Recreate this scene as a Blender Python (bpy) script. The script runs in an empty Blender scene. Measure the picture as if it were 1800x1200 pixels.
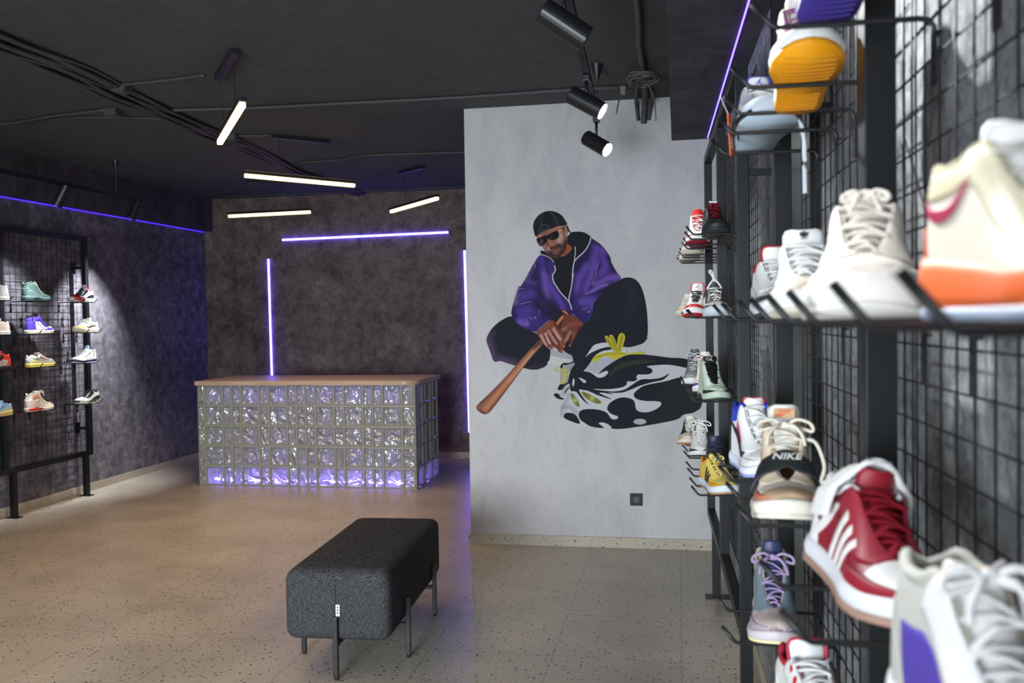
# Sneaker shop interior - built from code only.  Units: metres, Z up, Y = depth into the shop.
import bpy, bmesh, math, random
from mathutils import Vector, Matrix
from mathutils.geometry import delaunay_2d_cdt
random.seed(7)
scene = bpy.context.scene
COL = scene.collection
PI = math.pi

# ------------------------------------------------------------------ helpers
def lin(c):
    def f(v):
        v = v / 255.0
        return v / 12.92 if v <= .04045 else ((v + .055) / 1.055) ** 2.4
    return (f(c[0]), f(c[1]), f(c[2]))
MATS = {}
def mat(name, c, rough=.6, metal=0.0, bump=0.0, bscale=200.0, var=0.0, spec=.5, sheen=0.0, coat=0.0):
    """plain procedural material: sRGB colour with a noise that varies tone and relief"""
    if name in MATS: return MATS[name]
    m = bpy.data.materials.new(name); m.use_nodes = True; MATS[name] = m
    nt = m.node_tree; b = nt.nodes['Principled BSDF']; L = nt.links.new
    col = lin(c)
    b.inputs['Base Color'].default_value = (*col, 1)
    b.inputs['Roughness'].default_value = rough
    b.inputs['Metallic'].default_value = metal
    b.inputs['Specular IOR Level'].default_value = spec
    b.inputs['Sheen Weight'].default_value = sheen
    b.inputs['Coat Weight'].default_value = coat
    if bump or var:
        tc = nt.nodes.new('ShaderNodeTexCoord'); n = nt.nodes.new('ShaderNodeTexNoise')
        n.inputs['Scale'].default_value = bscale; n.inputs['Detail'].default_value = 3
        L(tc.outputs['Object'], n.inputs['Vector'])
        if bump:
            bp = nt.nodes.new('ShaderNodeBump'); bp.inputs['Strength'].default_value = bump
            bp.inputs['Distance'].default_value = .002
            L(n.outputs['Fac'], bp.inputs['Height']); L(bp.outputs['Normal'], b.inputs['Normal'])
        if var:
            r = nt.nodes.new('ShaderNodeValToRGB'); L(n.outputs['Fac'], r.inputs['Fac'])
            r.color_ramp.elements[0].position = .3; r.color_ramp.elements[1].position = .7
            r.color_ramp.elements[0].color = (*[v * (1 - var) for v in col], 1)
            r.color_ramp.elements[1].color = (*[min(1, v * (1 + var)) for v in col], 1)
            L(r.outputs['Color'], b.inputs['Base Color'])
    return m
def leather(c):
    return mat('leather_%d_%d_%d' % tuple(c), c, .45, bump=.12, bscale=420, spec=.4)
def cloth(c):
    return mat('cloth_%d_%d_%d' % tuple(c), c, .9, bump=.5, bscale=900, var=.12, spec=.2)
def rubber(c):
    return mat('rubber_%d_%d_%d' % tuple(c), c, .55, bump=.08, bscale=300, spec=.4)
def emit(name, c, strength):
    if name in MATS: return MATS[name]
    m = bpy.data.materials.new(name); m.use_nodes = True; MATS[name] = m
    b = m.node_tree.nodes['Principled BSDF']
    b.inputs['Base Color'].default_value = (*c, 1)
    b.inputs['Emission Color'].default_value = (*c, 1)
    b.inputs['Emission Strength'].default_value = strength
    return m

def new(name, bm, m, parent=None, smooth=False, bevel=0.0, loc=None):
    bmesh.ops.recalc_face_normals(bm, faces=bm.faces[:])
    me = bpy.data.meshes.new(name); bm.to_mesh(me); bm.free()
    o = bpy.data.objects.new(name, me); COL.objects.link(o)
    for mm in (m if isinstance(m, (list, tuple)) else [m]): me.materials.append(mm)
    if smooth:
        for p in me.polygons: p.use_smooth = True
    if bevel:
        md = o.modifiers.new('bevel', 'BEVEL'); md.width = bevel; md.segments = 3; md.limit_method = 'ANGLE'
    if parent: o.parent = parent
    if loc: o.location = loc
    return o
def thing(name, label, cat, loc=(0, 0, 0), rz=0.0, group=None, rot=None):
    o = bpy.data.objects.new(name, None); COL.objects.link(o)
    o.empty_display_size = .05
    o.location = loc; o.rotation_euler = rot if rot else (0, 0, rz)
    return tag(o, label, cat, group)
def tag(o, label, cat, group=None):
    o['label'] = label; o['category'] = cat
    if group: o['group'] = group
    return o
def struct(name, bm, m, label=None, parent=None, **k):
    o = new(name, bm, m, parent, **k)
    if parent is None:
        o['kind'] = 'structure'
        if label: o['label'] = label
    return o
def box(bm, x0, x1, y0, y1, z0, z1, M=None, mi=0):
    v = [bm.verts.new(p) for p in ((x0,y0,z0),(x1,y0,z0),(x1,y1,z0),(x0,y1,z0),(x0,y0,z1),(x1,y0,z1),(x1,y1,z1),(x0,y1,z1))]
    for f in ((0,3,2,1),(4,5,6,7),(0,1,5,4),(1,2,6,5),(2,3,7,6),(3,0,4,7)):
        bm.faces.new([v[i] for i in f]).material_index = mi
    if M: bmesh.ops.transform(bm, matrix=M, verts=v)
    return v
def BX(*a, **k):
    bm = bmesh.new(); box(bm, *a, **k); return bm
def tube(bm, pts, r, n=8, closed=False, flat=1.0, cap=True):
    pts = [Vector(p) for p in pts]; N = len(pts); rings = []
    up = Vector((0, 0, 1))
    for i, p in enumerate(pts):
        a = pts[i - 1] if (i > 0 or closed) else p
        b = pts[(i + 1) % N] if (i < N - 1 or closed) else p
        t = (b - a).normalized() if (b - a).length > 1e-9 else Vector((1, 0, 0))
        u = t.cross(up)
        if u.length < .05: u = t.cross(Vector((1, 0, 0)))
        u.normalize(); w = u.cross(t)
        rr = r[i] if isinstance(r, (list, tuple)) else r
        rings.append([bm.verts.new(p + (u * math.cos(2*PI*k/n) + w * math.sin(2*PI*k/n) * flat) * rr) for k in range(n)])
    for i in range(N if closed else N - 1):
        A, B = rings[i], rings[(i + 1) % N]
        for k in range(n):
            bm.faces.new((A[k], A[(k+1) % n], B[(k+1) % n], B[k]))
    if cap and not closed:
        bm.faces.new(rings[0][::-1]); bm.faces.new(rings[-1])
def TUBE(*a, **k):
    bm = bmesh.new(); tube(bm, *a, **k); return bm
def cr(P, n=6, closed=False):
    """Catmull-Rom through the points"""
    P = [Vector(p) for p in P]; N = len(P); out = []
    for i in range(N if closed else N - 1):
        p0 = P[(i-1) % N] if (closed or i > 0) else P[0]
        p1, p2 = P[i], P[(i+1) % N]
        p3 = P[(i+2) % N] if (closed or i + 2 < N) else P[-1]
        for k in range(n):
            t = k / n
            out.append(.5*((2*p1) + (p2-p0)*t + (2*p0-5*p1+4*p2-p3)*t*t + (3*p1-p0-3*p2+p3)*t*t*t))
    if not closed: out.append(P[-1])
    return out
def interp(tab, x):
    """smooth monotone-ish interpolation in a table of (x, value)"""
    if x <= tab[0][0]: return tab[0][1]
    if x >= tab[-1][0]: return tab[-1][1]
    for i in range(len(tab) - 1):
        if tab[i][0] <= x <= tab[i+1][0]:
            x0, y0 = tab[i]; x1, y1 = tab[i+1]; h = x1 - x0; d = (y1 - y0) / h
            def sl(j):
                if j <= 0 or j >= len(tab) - 1: return None
                a = (tab[j][1]-tab[j-1][1])/(tab[j][0]-tab[j-1][0]); b = (tab[j+1][1]-tab[j][1])/(tab[j+1][0]-tab[j][0])
                return 0 if a*b <= 0 else 2*a*b/(a+b)
            m0 = sl(i); m1 = sl(i+1)
            m0 = d if m0 is None else m0; m1 = d if m1 is None else m1
            t = (x - x0) / h
            return (2*t**3-3*t*t+1)*y0 + (t**3-2*t*t+t)*h*m0 + (-2*t**3+3*t*t)*y1 + (t**3-t*t)*h*m1
def text_mesh(name, s, size, m, parent, M, extrude=.0004, sx=1.0, shear=0.0):
    cu = bpy.data.curves.new(name, 'FONT'); cu.body = s; cu.size = size; cu.extrude = extrude
    cu.align_x = 'CENTER'; cu.align_y = 'CENTER'; cu.shear = shear; cu.offset = size * .015
    t = bpy.data.objects.new('tmp', cu); COL.objects.link(t)
    dg = bpy.context.evaluated_depsgraph_get()
    me = bpy.data.meshes.new_from_object(t.evaluated_get(dg)); me.name = name
    COL.objects.unlink(t); bpy.data.objects.remove(t); bpy.data.curves.remove(cu)
    me.transform(M @ Matrix.Diagonal((sx, 1, 1, 1)))
    me.materials.clear(); me.materials.append(m)
    o = bpy.data.objects.new(name, me); COL.objects.link(o)
    if parent: o.parent = parent
    return o

# ------------------------------------------------------------------ camera
H = 1.6
F, YAW, PITCH, ROLL = 1590.5, -.1817, -.0262, -.0155
fwd = Vector((math.sin(YAW)*math.cos(PITCH), math.cos(YAW)*math.cos(PITCH), math.sin(PITCH)))
r0 = Vector((math.cos(YAW), -math.sin(YAW), 0)); u0 = r0.cross(fwd)
rt = r0*math.cos(ROLL) + u0*math.sin(ROLL); up_ = -r0*math.sin(ROLL) + u0*math.cos(ROLL)
cam = bpy.data.cameras.new('camera'); co = bpy.data.objects.new('camera', cam); COL.objects.link(co)
cam.sensor_width = 36; cam.lens = F / 1800 * 36; cam.clip_start = .02
co.matrix_world = Matrix(((rt.x, up_.x, -fwd.x, 0), (rt.y, up_.y, -fwd.y, 0), (rt.z, up_.z, -fwd.z, H), (0, 0, 0, 1)))
cam.dof.use_dof = True; cam.dof.focus_distance = 5.4; cam.dof.aperture_fstop = 4.8
scene.camera = co

# ------------------------------------------------------------------ room dimensions
XL, YM, YB, ZC, XM, YF = -5.58, 6.25, 10.06, 3.073, -1.467, -3.2
K = .0257                     # the right wall leans away from the room axis by this slope
WR = .457                     # offset of the right wall
def rw(xp, y, z=0.0): return Vector((xp - K*y, y, z))      # point at distance xp along the right wall's own frame
RZ = math.atan(K)

def node_mat(name):
    m = bpy.data.materials.new(name); m.use_nodes = True; MATS[name] = m
    return m, m.node_tree, m.node_tree.nodes['Principled BSDF']
def plaster(name, stops, rough=.85, s1=1.3, s2=7.0, stretch=(1, 1, .55), bump=.25, specks=.35, mid=.5):
    m, nt, b = node_mat(name); L = nt.links.new; N = nt.nodes.new
    tc = N('ShaderNodeTexCoord'); mp = N('ShaderNodeMapping'); mp.inputs['Scale'].default_value = stretch
    L(tc.outputs['Object'], mp.inputs['Vector'])
    n1 = N('ShaderNodeTexNoise'); n1.inputs['Scale'].default_value = s1; n1.inputs['Detail'].default_value = 8; n1.inputs['Roughness'].default_value = .65
    n2 = N('ShaderNodeTexNoise'); n2.inputs['Scale'].default_value = s2; n2.inputs['Detail'].default_value = 10; n2.inputs['Roughness'].default_value = .72; n2.inputs['Distortion'].default_value = .5
    n3 = N('ShaderNodeTexNoise'); n3.inputs['Scale'].default_value = s2*5; n3.inputs['Detail'].default_value = 6; n3.inputs['Roughness'].default_value = .75
    for n in (n1, n2, n3): L(mp.outputs['Vector'], n.inputs['Vector'])
    mx = N('ShaderNodeMix'); mx.inputs[0].default_value = mid; L(n1.outputs['Fac'], mx.inputs[2]); L(n2.outputs['Fac'], mx.inputs[3])
    mx.data_type = 'FLOAT'
    rp = N('ShaderNodeValToRGB'); L(mx.outputs[0], rp.inputs['Fac'])
    els = rp.color_ramp.elements
    while len(els) > 1: els.remove(els[-1])
    els[0].position = stops[0][0]; els[0].color = (*lin(stops[0][1]), 1)
    for p, c in stops[1:]:
        e = els.new(p); e.color = (*lin(c), 1)
    sp = N('ShaderNodeValToRGB'); L(n3.outputs['Fac'], sp.inputs['Fac'])
    sp.color_ramp.elements[0].position = .30; sp.color_ramp.elements[0].color = (1-specks,)*3 + (1,)
    sp.color_ramp.elements[1].position = .42; sp.color_ramp.elements[1].color = (1, 1, 1, 1)
    mm = N('ShaderNodeMix'); mm.data_type = 'RGBA'; mm.blend_type = 'MULTIPLY'; mm.inputs[0].default_value = 1
    L(rp.outputs['Color'], mm.inputs[6]); L(sp.outputs['Color'], mm.inputs[7]); L(mm.outputs[2], b.inputs['Base Color'])
    bp = N('ShaderNodeBump'); bp.inputs['Strength'].default_value = bump; bp.inputs['Distance'].default_value = .01
    L(n2.outputs['Fac'], bp.inputs['Height']); L(bp.outputs['Normal'], b.inputs['Normal'])
    b.inputs['Roughness'].default_value = rough; b.inputs['Specular IOR Level'].default_value = .25
    return m
M_dark = plaster('plaster_dark', [(.37, (60, 57, 64)), (.46, (88, 85, 94)), (.54, (112, 109, 118)), (.64, (144, 142, 150))], stretch=(1, .8, .8), bump=.15, s1=.9, s2=12, specks=.6, mid=.6)
M_back = plaster('plaster_back', [(.37, (66, 56, 56)), (.46, (94, 83, 82)), (.55, (116, 104, 102)), (.66, (144, 130, 127))], stretch=(1, 1, .9), bump=.12, s1=.9, s2=9, specks=.55, mid=.55)
M_light = plaster('plaster_light', [(.36, (170, 172, 177)), (.47, (186, 187, 190)), (.58, (198, 198, 200))], s1=1.0, s2=5, bump=.12, specks=.14)
M_right = plaster('plaster_right', [(.37, (88, 90, 94)), (.47, (128, 131, 134)), (.56, (154, 158, 160)), (.64, (184, 188, 190))], s1=2.5, s2=26, stretch=(1, .8, .8), bump=.6, specks=.5, mid=.7)
M_beam = plaster('plaster_beam', [(.36, (50, 47, 52)), (.48, (66, 63, 70)), (.6, (84, 80, 90))], s1=2, s2=10, bump=.5)
M_ceil = mat('ceiling_paint', (76, 79, 82), .8, bump=.3, bscale=9, var=.10, spec=.2)
# terrazzo floor
def terrazzo(name, base, joints=True, rough=.32):
    m, nt, b = node_mat(name); L = nt.links.new; N = nt.nodes.new
    tc = N('ShaderNodeTexCoord')
    v = N('ShaderNodeTexVoronoi'); v.inputs['Scale'].default_value = 42; v.inputs['Randomness'].default_value = 1; L(tc.outputs['Object'], v.inputs['Vector'])
    v2 = N('ShaderNodeTexVoronoi'); v2.inputs['Scale'].default_value = 95; L(tc.outputs['Object'], v2.inputs['Vector'])
    n = N('ShaderNodeTexNoise'); n.inputs['Scale'].default_value = 2.2; n.inputs['Detail'].default_value = 8; L(tc.outputs['Object'], n.inputs['Vector'])
    r = N('ShaderNodeValToRGB'); L(n.outputs['Fac'], r.inputs['Fac'])
    r.color_ramp.elements[0].position = .35; r.color_ramp.elements[0].color = (*[c*.88 for c in lin(base)], 1)
    r.color_ramp.elements[1].position = .65; r.color_ramp.elements[1].color = (*[c*1.08 for c in lin(base)], 1)
    def specks(vn, lo, hi, thr):
        a = N('ShaderNodeMath'); a.operation = 'LESS_THAN'; a.inputs[1].default_value = lo; L(vn.outputs['Distance'], a.inputs[0])
        s = N('ShaderNodeSeparateColor'); L(vn.outputs['Color'], s.inputs[0])
        g = N('ShaderNodeMath'); g.operation = 'GREATER_THAN'; g.inputs[1].default_value = thr; L(s.outputs[0], g.inputs[0])
        k = N('ShaderNodeMath'); k.operation = 'MULTIPLY'; L(a.outputs[0], k.inputs[0]); L(g.outputs[0], k.inputs[1]); return k
    k1 = specks(v, .26, 0, .72); k2 = specks(v2, .3, 0, .7)
    m1 = N('ShaderNodeMix'); m1.data_type = 'RGBA'; L(k1.outputs[0], m1.inputs[0]); L(r.outputs['Color'], m1.inputs[6]); m1.inputs[7].default_value = (*lin((70, 62, 58)), 1)
    m2 = N('ShaderNodeMix'); m2.data_type = 'RGBA'; L(k2.outputs[0], m2.inputs[0]); L(m1.outputs[2], m2.inputs[6]); m2.inputs[7].default_value = (*lin((104, 94, 84)), 1)
    last = m2
    if joints:
        br = N('ShaderNodeTexBrick'); br.offset = 0; br.inputs['Scale'].default_value = 1; br.inputs['Mortar Size'].default_value = .003
        br.inputs['Brick Width'].default_value = .6; br.inputs['Row Height'].default_value = .6; br.inputs['Color1'].default_value = br.inputs['Color2'].default_value = (1, 1, 1, 1)
        br.inputs['Mortar'].default_value = (.72, .7, .66, 1); L(tc.outputs['Object'], br.inputs['Vector'])
        m3 = N('ShaderNodeMix'); m3.data_type = 'RGBA'; m3.blend_type = 'MULTIPLY'; m3.inputs[0].default_value = 1
        L(m2.outputs[2], m3.inputs[6]); L(br.outputs['Color'], m3.inputs[7]); last = m3
    L(last.outputs[2], b.inputs['Base Color'])
    rr = N('ShaderNodeMapRange'); rr.inputs[3].default_value = rough - .07; rr.inputs[4].default_value = rough + .1
    L(n.outputs['Fac'], rr.inputs[0]); L(rr.outputs[0], b.inputs['Roughness'])
    b.inputs['Specular IOR Level'].default_value = .45
    return m
M_floor = terrazzo('terrazzo_floor', (176, 170, 158))
M_skirt = terrazzo('terrazzo_skirting', (176, 168, 152), joints=False, rough=.45)
M_black = mat('black_powdercoat', (26, 28, 30), .42, metal=.2, bump=.1, bscale=500)
M_post = mat('black_steel_tube', (20, 23, 25), .42, metal=.3, bump=.08, bscale=300)
M_cable = mat('painted_cable', (66, 67, 70), .6)
M_blk2 = mat('black_plastic', (30, 32, 36), .35)

# ------------------------------------------------------------------ room shell
yr0, yr1 = YF, YB
xr0 = WR - K*YF + .02
struct('floor', BX(XL-.2, 1.0, YF, YB+.2, -.1, 0), M_floor, 'speckled beige terrazzo floor')
struct('ceiling', BX(XL-.2, 1.0, YF, YB+.2, ZC, ZC+.12), M_ceil, 'dark grey painted concrete ceiling')
struct('wall_left', BX(XL-.2, XL, YF, YB+.2, 0, ZC), M_dark, 'dark mottled plaster wall on the left')
struct('wall_back', BX(XL, XM+.3, YB, YB+.2, 0, ZC), M_back, 'dark plaster wall behind the counter')
struct('wall_mural', BX(XM, 1.0, YM, YB+.2, 0, ZC), M_light, 'pale grey plaster wall block carrying the mural')
bm = bmesh.new()
a, b_ = rw(WR, YF), rw(WR, YM)
vs = [bm.verts.new(p) for p in ((a.x, a.y, 0), (b_.x, b_.y, 0), (b_.x+.3, b_.y, 0), (a.x+.3, a.y, 0),
      (a.x, a.y, ZC), (b_.x, b_.y, ZC), (b_.x+.3, b_.y, ZC), (a.x+.3, a.y, ZC))]
for f in ((0,3,2,1),(4,5,6,7),(0,1,5,4),(1,2,6,5),(2,3,7,6),(3,0,4,7)): bm.faces.new([vs[i] for i in f])
struct('wall_right', bm, M_right, 'rough dark plaster wall behind the right rack')
struct('trim_1', BX(XL, -5.475, YF, YB, 2.69, ZC), M_beam, 'dark beam along the top of the left wall')
bm = bmesh.new(); box(bm, -.03, .62, YF, YM, 2.78, ZC); struct('trim_2', bm, M_beam, 'dark dropped beam above the right rack')
struct('baseboard_left', BX(XL, XL+.012, YF, YB, 0, .072), M_skirt)
struct('baseboard_back', BX(XL+.012, XM, YB-.012, YB, 0, .072), M_skirt)
struct('baseboard_mural', BX(XM-.012, .28, YM-.012, YM, 0, .072), M_skirt)
struct('baseboard_side', BX(XM-.012, XM, YM, YB-.012, 0, .072), M_skirt)
bm = bmesh.new(); box(bm, -.012, 0, 0, YM-YF-.02, 0, .072)
o = struct('baseboard_right', bm, M_skirt); o.location = rw(WR, YF); o.rotation_euler = (0, 0, RZ)
# ------------------------------------------------------------------ display racks
def mesh_panel(parent, x, y0, y1, z0, z1, dy=.066, dz=.0575, r=.0019):
    bm = bmesh.new()
    n = max(1, round((y1-y0)/dy)); k = max(1, round((z1-z0)/dz))
    for i in range(n+1):
        y = y0 + (y1-y0)*i/n; tube(bm, [(x, y, z0), (x, y, z1)], r, 5)
    for j in range(k+1):
        z = z0 + (z1-z0)*j/k; tube(bm, [(x+.003, y0, z), (x+.003, y1, z)], r, 5)
    return new('mesh_panel', bm, M_black, parent)
def rack(label, loc, rz, side, posts, legs, zb, zt, xf, t=.045, bars=True):
    """side=+1: wall lies at larger local x.  xf = front of the tube frame"""
    R = thing('display_rack', label, 'display rack', loc, rz)
    xa, xb = sorted((xf, xf + side*t))
    for y in posts:
        new('post', BX(xa, xb, y-t/2, y+t/2, zb+t, zt-t), M_post, R, bevel=.002)
    for z in (zb, zt-t):
        new('rail', BX(xa, xb, posts[0]-t/2, posts[-1]+t/2, z, z+t), M_post, R, bevel=.002)
    for y in legs:
        l = new('leg', BX(xa, xb, y-t/2, y+t/2, .008, zb), M_post, R, bevel=.002)
        new('foot_plate', BX(xa-.04 if side > 0 else xa-.03, xb+.06*(side > 0)+.03, y-.035, y+.035, 0, .008), M_post, l)
    xm = xf + side*(t + .03)
    for a, b in zip(posts[:-1], posts[1:]):
        mesh_panel(R, xm, a-.01, b+.01, zb+.03, zt-.03)
    if bars:
        for y in (posts[0], posts[-1]):
            for z in (zb+.25, 2.13):
                bm = bmesh.new()
                c, d = sorted((xf+side*t, xf+side*.145)); s = -1 if y == posts[-1] else 1
                box(bm, c, d, y+s*.0-.012, y+s*.0+.012, z-.012, z+.012)
                e, f = sorted((xf+side*.139, xf+side*.145)); box(bm, e, f, y-.03, y+.03, z-.05, z+.05)
                new('wall_bracket', bm, M_post, R)
    return R
RR = Vector((0, 0, 0))
rack('tall black wire grid rack on the right wall, the farther one beside the mural', RR, RZ, 1, [3.50, 4.55, 5.62], [3.50, 5.2], .375, 2.555, .31)
rack('tall black wire grid rack on the right wall, nearest the camera', RR, RZ, 1, [.38, 1.43, 2.45], [.5, 2.35], .375, 2.555, .31)
rack('tall black wire grid rack standing against the left wall', (0, 0, 0), 0, -1, [5.45, 6.53, 7.62], [5.6, 6.62, 7.56], .375, 2.42, -5.43, bars=True)
# dark panel on the wall between the two right racks
pn = thing('wall_panel', 'tall smooth dark green panel on the right wall between the two racks', 'panel', rw(WR, 2.87), RZ)
M_green = mat('dark_green_gloss', (34, 44, 42), .25)
new('board', BX(-.02, 0, -.25, .25, .2, 2.5), M_green, pn)
new('edge_strip', BX(-.026, 0, -.262, -.25, .2, 2.5), M_blk2, pn); new('edge_strip', BX(-.026, 0, .25, .262, .2, 2.5), M_blk2, pn)

def hook_bm_arm(x0, x1, up=.036):
    bm = bmesh.new(); s = 1 if x1 > x0 else -1
    pts = [(x0, 0, -.04), (x0, 0, -.012), (x0+s*.008, 0, -.002), (x0+s*.02, 0, 0), (x1-s*.034, 0, 0), (x1-s*.026, 0, .004), (x1, 0, up)]
    tube(bm, pts, .0042, 8); return bm
def hook_bm_plate(x0):
    bm = bmesh.new(); w = .011
    for a in ((-w, -.08, -.004, -.02), (-.004, -.08, .004, -.066), (-.004, -.046, .004, -.034), (.004, -.08, w, -.02)):
        box(bm, x0-.0015, x0+.0015, a[0], a[2], a[1], a[3])
    box(bm, x0-.0015, x0+.0015, -w, w, -.092, -.08)
    box(bm, x0-.0015, x0+.008, -w, w, -.024, -.02)
    return bm
hook_me = {}
def hook(kind, loc, rz, label, group):
    h = thing('wire_hook', label, 'hook', loc, rz, group)
    if kind not in hook_me:
        x0, x1 = {'R': (.382, .14), 'L': (-5.502, -5.235)}[kind]
        x1 = x1 - x0; x0 = 0
        a = new('arm', hook_bm_arm(x0, x1), M_black, h, smooth=True); p = new('plate', hook_bm_plate(x0), M_black, h)
        hook_me[kind] = (a, p)
    else:
        for o in hook_me[kind]:
            c = o.copy(); COL.objects.link(c); c.parent = h
    return h

# ------------------------------------------------------------------ LED strips
M_ledw = emit('led_violet_core', (.13, .095, 1.0), 15.0)
M_ledb = emit('led_blue', (.06, .015, 1.0), 3.2)
M_ledc = emit('led_violet', (.24, .14, 1.0), 60.0)
def light(name, kind, loc, energy, color=(1,1,1), size=.1, rot=None, target=None, sy=None, spot=None, blend=.5, cat='lamp'):
    l = bpy.data.lights.new(name, kind); l.energy = energy; l.color = color
    o = bpy.data.objects.new(name, l); COL.objects.link(o); o.location = loc
    if kind == 'AREA':
        l.size = size
        if sy: l.shape = 'RECTANGLE'; l.size_y = sy
    elif kind == 'SPOT': l.spot_size = spot; l.spot_blend = blend; l.shadow_soft_size = size
    elif kind == 'POINT': l.shadow_soft_size = size
    if target is not None:
        d = Vector(target) - Vector(loc); o.rotation_euler = d.to_track_quat('-Z', 'Y').to_euler()
    elif rot: o.rotation_euler = rot
    return o
def led_bar(loc0, loc1, w, label, m, d=.012):
    a, b = Vector(loc0), Vector(loc1); c = (a+b)/2
    t = thing('led_tube', label, 'led light', c)
    bm = bmesh.new(); tube(bm, [a-c, b-c], w/2, 10); new('diffuser', bm, m, t, smooth=False)
    bm = bmesh.new(); dv = (b-a).normalized()*.012
    tube(bm, [a-c-dv, a-c], w*.6, 10); new('end_cap', bm, M_blk2, t)
    bm = bmesh.new(); tube(bm, [b-c, b-c+dv], w*.6, 10); new('end_cap', bm, M_blk2, t)
    return t
yb = YB - .014
led_bar((-4.765, yb, 2.34), (-4.752, yb, .80), .024, 'upright violet led tube on the back wall rising behind the counter', M_ledw)
led_bar((-4.585, yb, 2.56), (-2.56, yb, 2.585), .024, 'long horizontal violet led tube high on the back wall', M_ledw)
led_bar((-2.378, yb, 2.375), (-2.356, yb, .30), .026, 'upright violet led tube on the back wall beside the pale mural wall', M_ledw)
o = new('led_strip', BX(XL, XL+.008, YF+.3, YB-.03, 2.679, 2.685), M_ledb); tag(o, 'thin blue led strip running under the beam of the left wall', 'led light')
bm = bmesh.new(); [box(bm, -.003, .003, YF+.3+i*.02, YF+.312+i*.02, 2.772, 2.780) for i in range(455)]
o = new('led_strip', bm, emit('led_blue2', (.16, .10, 1.0), 5.0)); o.location = (.366, 0, 0); o.rotation_euler = (0, 0, RZ)
tag(o, 'thin blue led strip running under the beam above the right rack', 'led light')

# ------------------------------------------------------------------ linear pendants
M_warm = emit('warm_diffuser', (1.0, .70, .30), 3.3)
def pendant(c0, c1, l0, l1, label):
    c0, c1, l0, l1 = map(Vector, (c0, c1, l0, l1)); O = (c0+c1)/2
    t = thing('linear_pendant', label, 'pendant lamp', O, 0, 'linear pendant lamps over the shop floor')
    def bar(a, b, w, h, name, m):
        d = b - a; L = d.length; ang = math.atan2(d.y, d.x); bm = bmesh.new()
        box(bm, -L/2, L/2, -w/2, w/2, -h/2, h/2); bmesh.ops.transform(bm, verts=bm.verts, matrix=Matrix.Translation((a+b)/2-O) @ Matrix.Rotation(ang, 4, 'Z'))
        return new(name, bm, m, t, bevel=.004)
    cz = (c0+c1)/2; bar(c0, c1, .05, .03, 'ceiling_canopy', M_blk2)
    d = (c1-c0).normalized()*.05
    up = Vector((0, 0, .03)); bar(l0+up, l1+up, .04, .024, 'housing', M_blk2)
    dl = (l1-l0).normalized()*.01
    L = (l1-l0); bm = bmesh.new(); box(bm, -L.length/2+.01, L.length/2-.01, -.017, .017, -.012, .018)
    bmesh.ops.transform(bm, verts=bm.verts, matrix=Matrix.Translation((l0+l1)/2-O) @ Matrix.Rotation(math.atan2(L.y, L.x), 4, 'Z'))
    new('diffuser', bm, M_warm, t, bevel=.006)
    for c, f in ((c0+d, 0), (c1-d, 1)):
        e = (l0+l1)/2 + (l1-l0).normalized()*(-1 if f == 0 else 1)*((c1-c0).length/2-.05)
        new('suspension_wire', TUBE([c-O, e+up-O], .0016, 5), M_black, t)
    return t
zc = ZC-.016
pendant((-2.69, 5.05, zc), (-2.33, 4.56, zc), (-2.814, 5.28, 2.72), (-2.197, 4.376, 2.72), 'lit linear pendant nearest the camera, seen nearly end-on under the dark ceiling')
pendant((-3.125, 6.72, zc), (-2.79, 7.03, zc), (-3.268, 6.493, 2.72), (-2.639, 7.239, 2.72), 'longest looking lit linear pendant, sloping down to the right above the counter')
pendant((-2.69, 8.69, zc), (-2.39, 8.42, zc), (-2.88, 8.92, 2.70), (-2.15, 8.06, 2.70), 'short looking lit linear pendant hanging right above the horizontal violet tube')
pendant((-4.36, 8.76, zc), (-3.95, 8.74, zc), (-4.62, 8.81, 2.703), (-3.66, 8.72, 2.703), 'lit linear pendant hanging farthest left, near the back wall corner')

# ------------------------------------------------------------------ track lights
M_tube = mat('spot_housing', (34, 36, 40), .35, metal=.3)
M_lens_on = emit('spot_lens_lit', (1.0, .98, .94), 14.0)
M_lens = mat('spot_lens_dim', (70, 70, 74), .2)
def spot(joint, axis, lit, label, group, L=.165, r=.038, drop=.1):
    """joint: where the stem meets the track; axis: aiming direction"""
    t = thing('track_spotlight', label, 'spotlight', joint, 0, group)
    new('track_adapter', BX(-.018, .018, -.035, .035, -.03, 0), M_tube, t, bevel=.003)
    new('stem', TUBE([(0, 0, -.03), (0, 0, -drop-.005)], .008, 8), M_tube, t, smooth=True)
    a = Vector(axis).normalized(); c = Vector((0, 0, -drop-.035)); p0 = c - a*L*.5; p1 = c + a*L*.5
    new('housing', TUBE([p0, p0+a*.004, p1-a*.003, p1], [r*.96, r, r, r], 28), M_tube, t, smooth=False)
    bm = bmesh.new(); tube(bm, [p1-a*.001, p1+a*.0015], r*.9, 24); new('lens', bm, M_lens_on if lit else M_lens, t)
    return t, Vector(joint)+p1, a
def track(p0, p1, label, w=.034):
    a, b = Vector(p0), Vector(p1); t = thing('light_track', label, 'light track', (a+b)/2)
    d = b-a; o = new('rail', BX(-w/2, w/2, -d.length/2, d.length/2, -.02, .02), M_tube, t, bevel=.002)
    o.rotation_euler = (math.atan2(d.z, d.y), 0, -math.atan2(d.x, d.y))
    return t
def cone(parent_pos, z0, label, name='suspension_cone'):
    t = thing('track_suspension', label, 'track hanger', parent_pos)
    new('cone', TUBE([(0,0,0),(0,0,-.01),(0,0,-.10)], [.036,.034,.006], 20), M_tube, t)
    new('wire', TUBE([(0,0,-.1),(0,0,z0)], .0016, 5), mat('steel_wire', (150,150,155), .3, metal=1), t)
XT = -.45
TP = lambda y: (-.423-.022*(y-3.7), y, 2.888-.060*(y-3.7))
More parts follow.
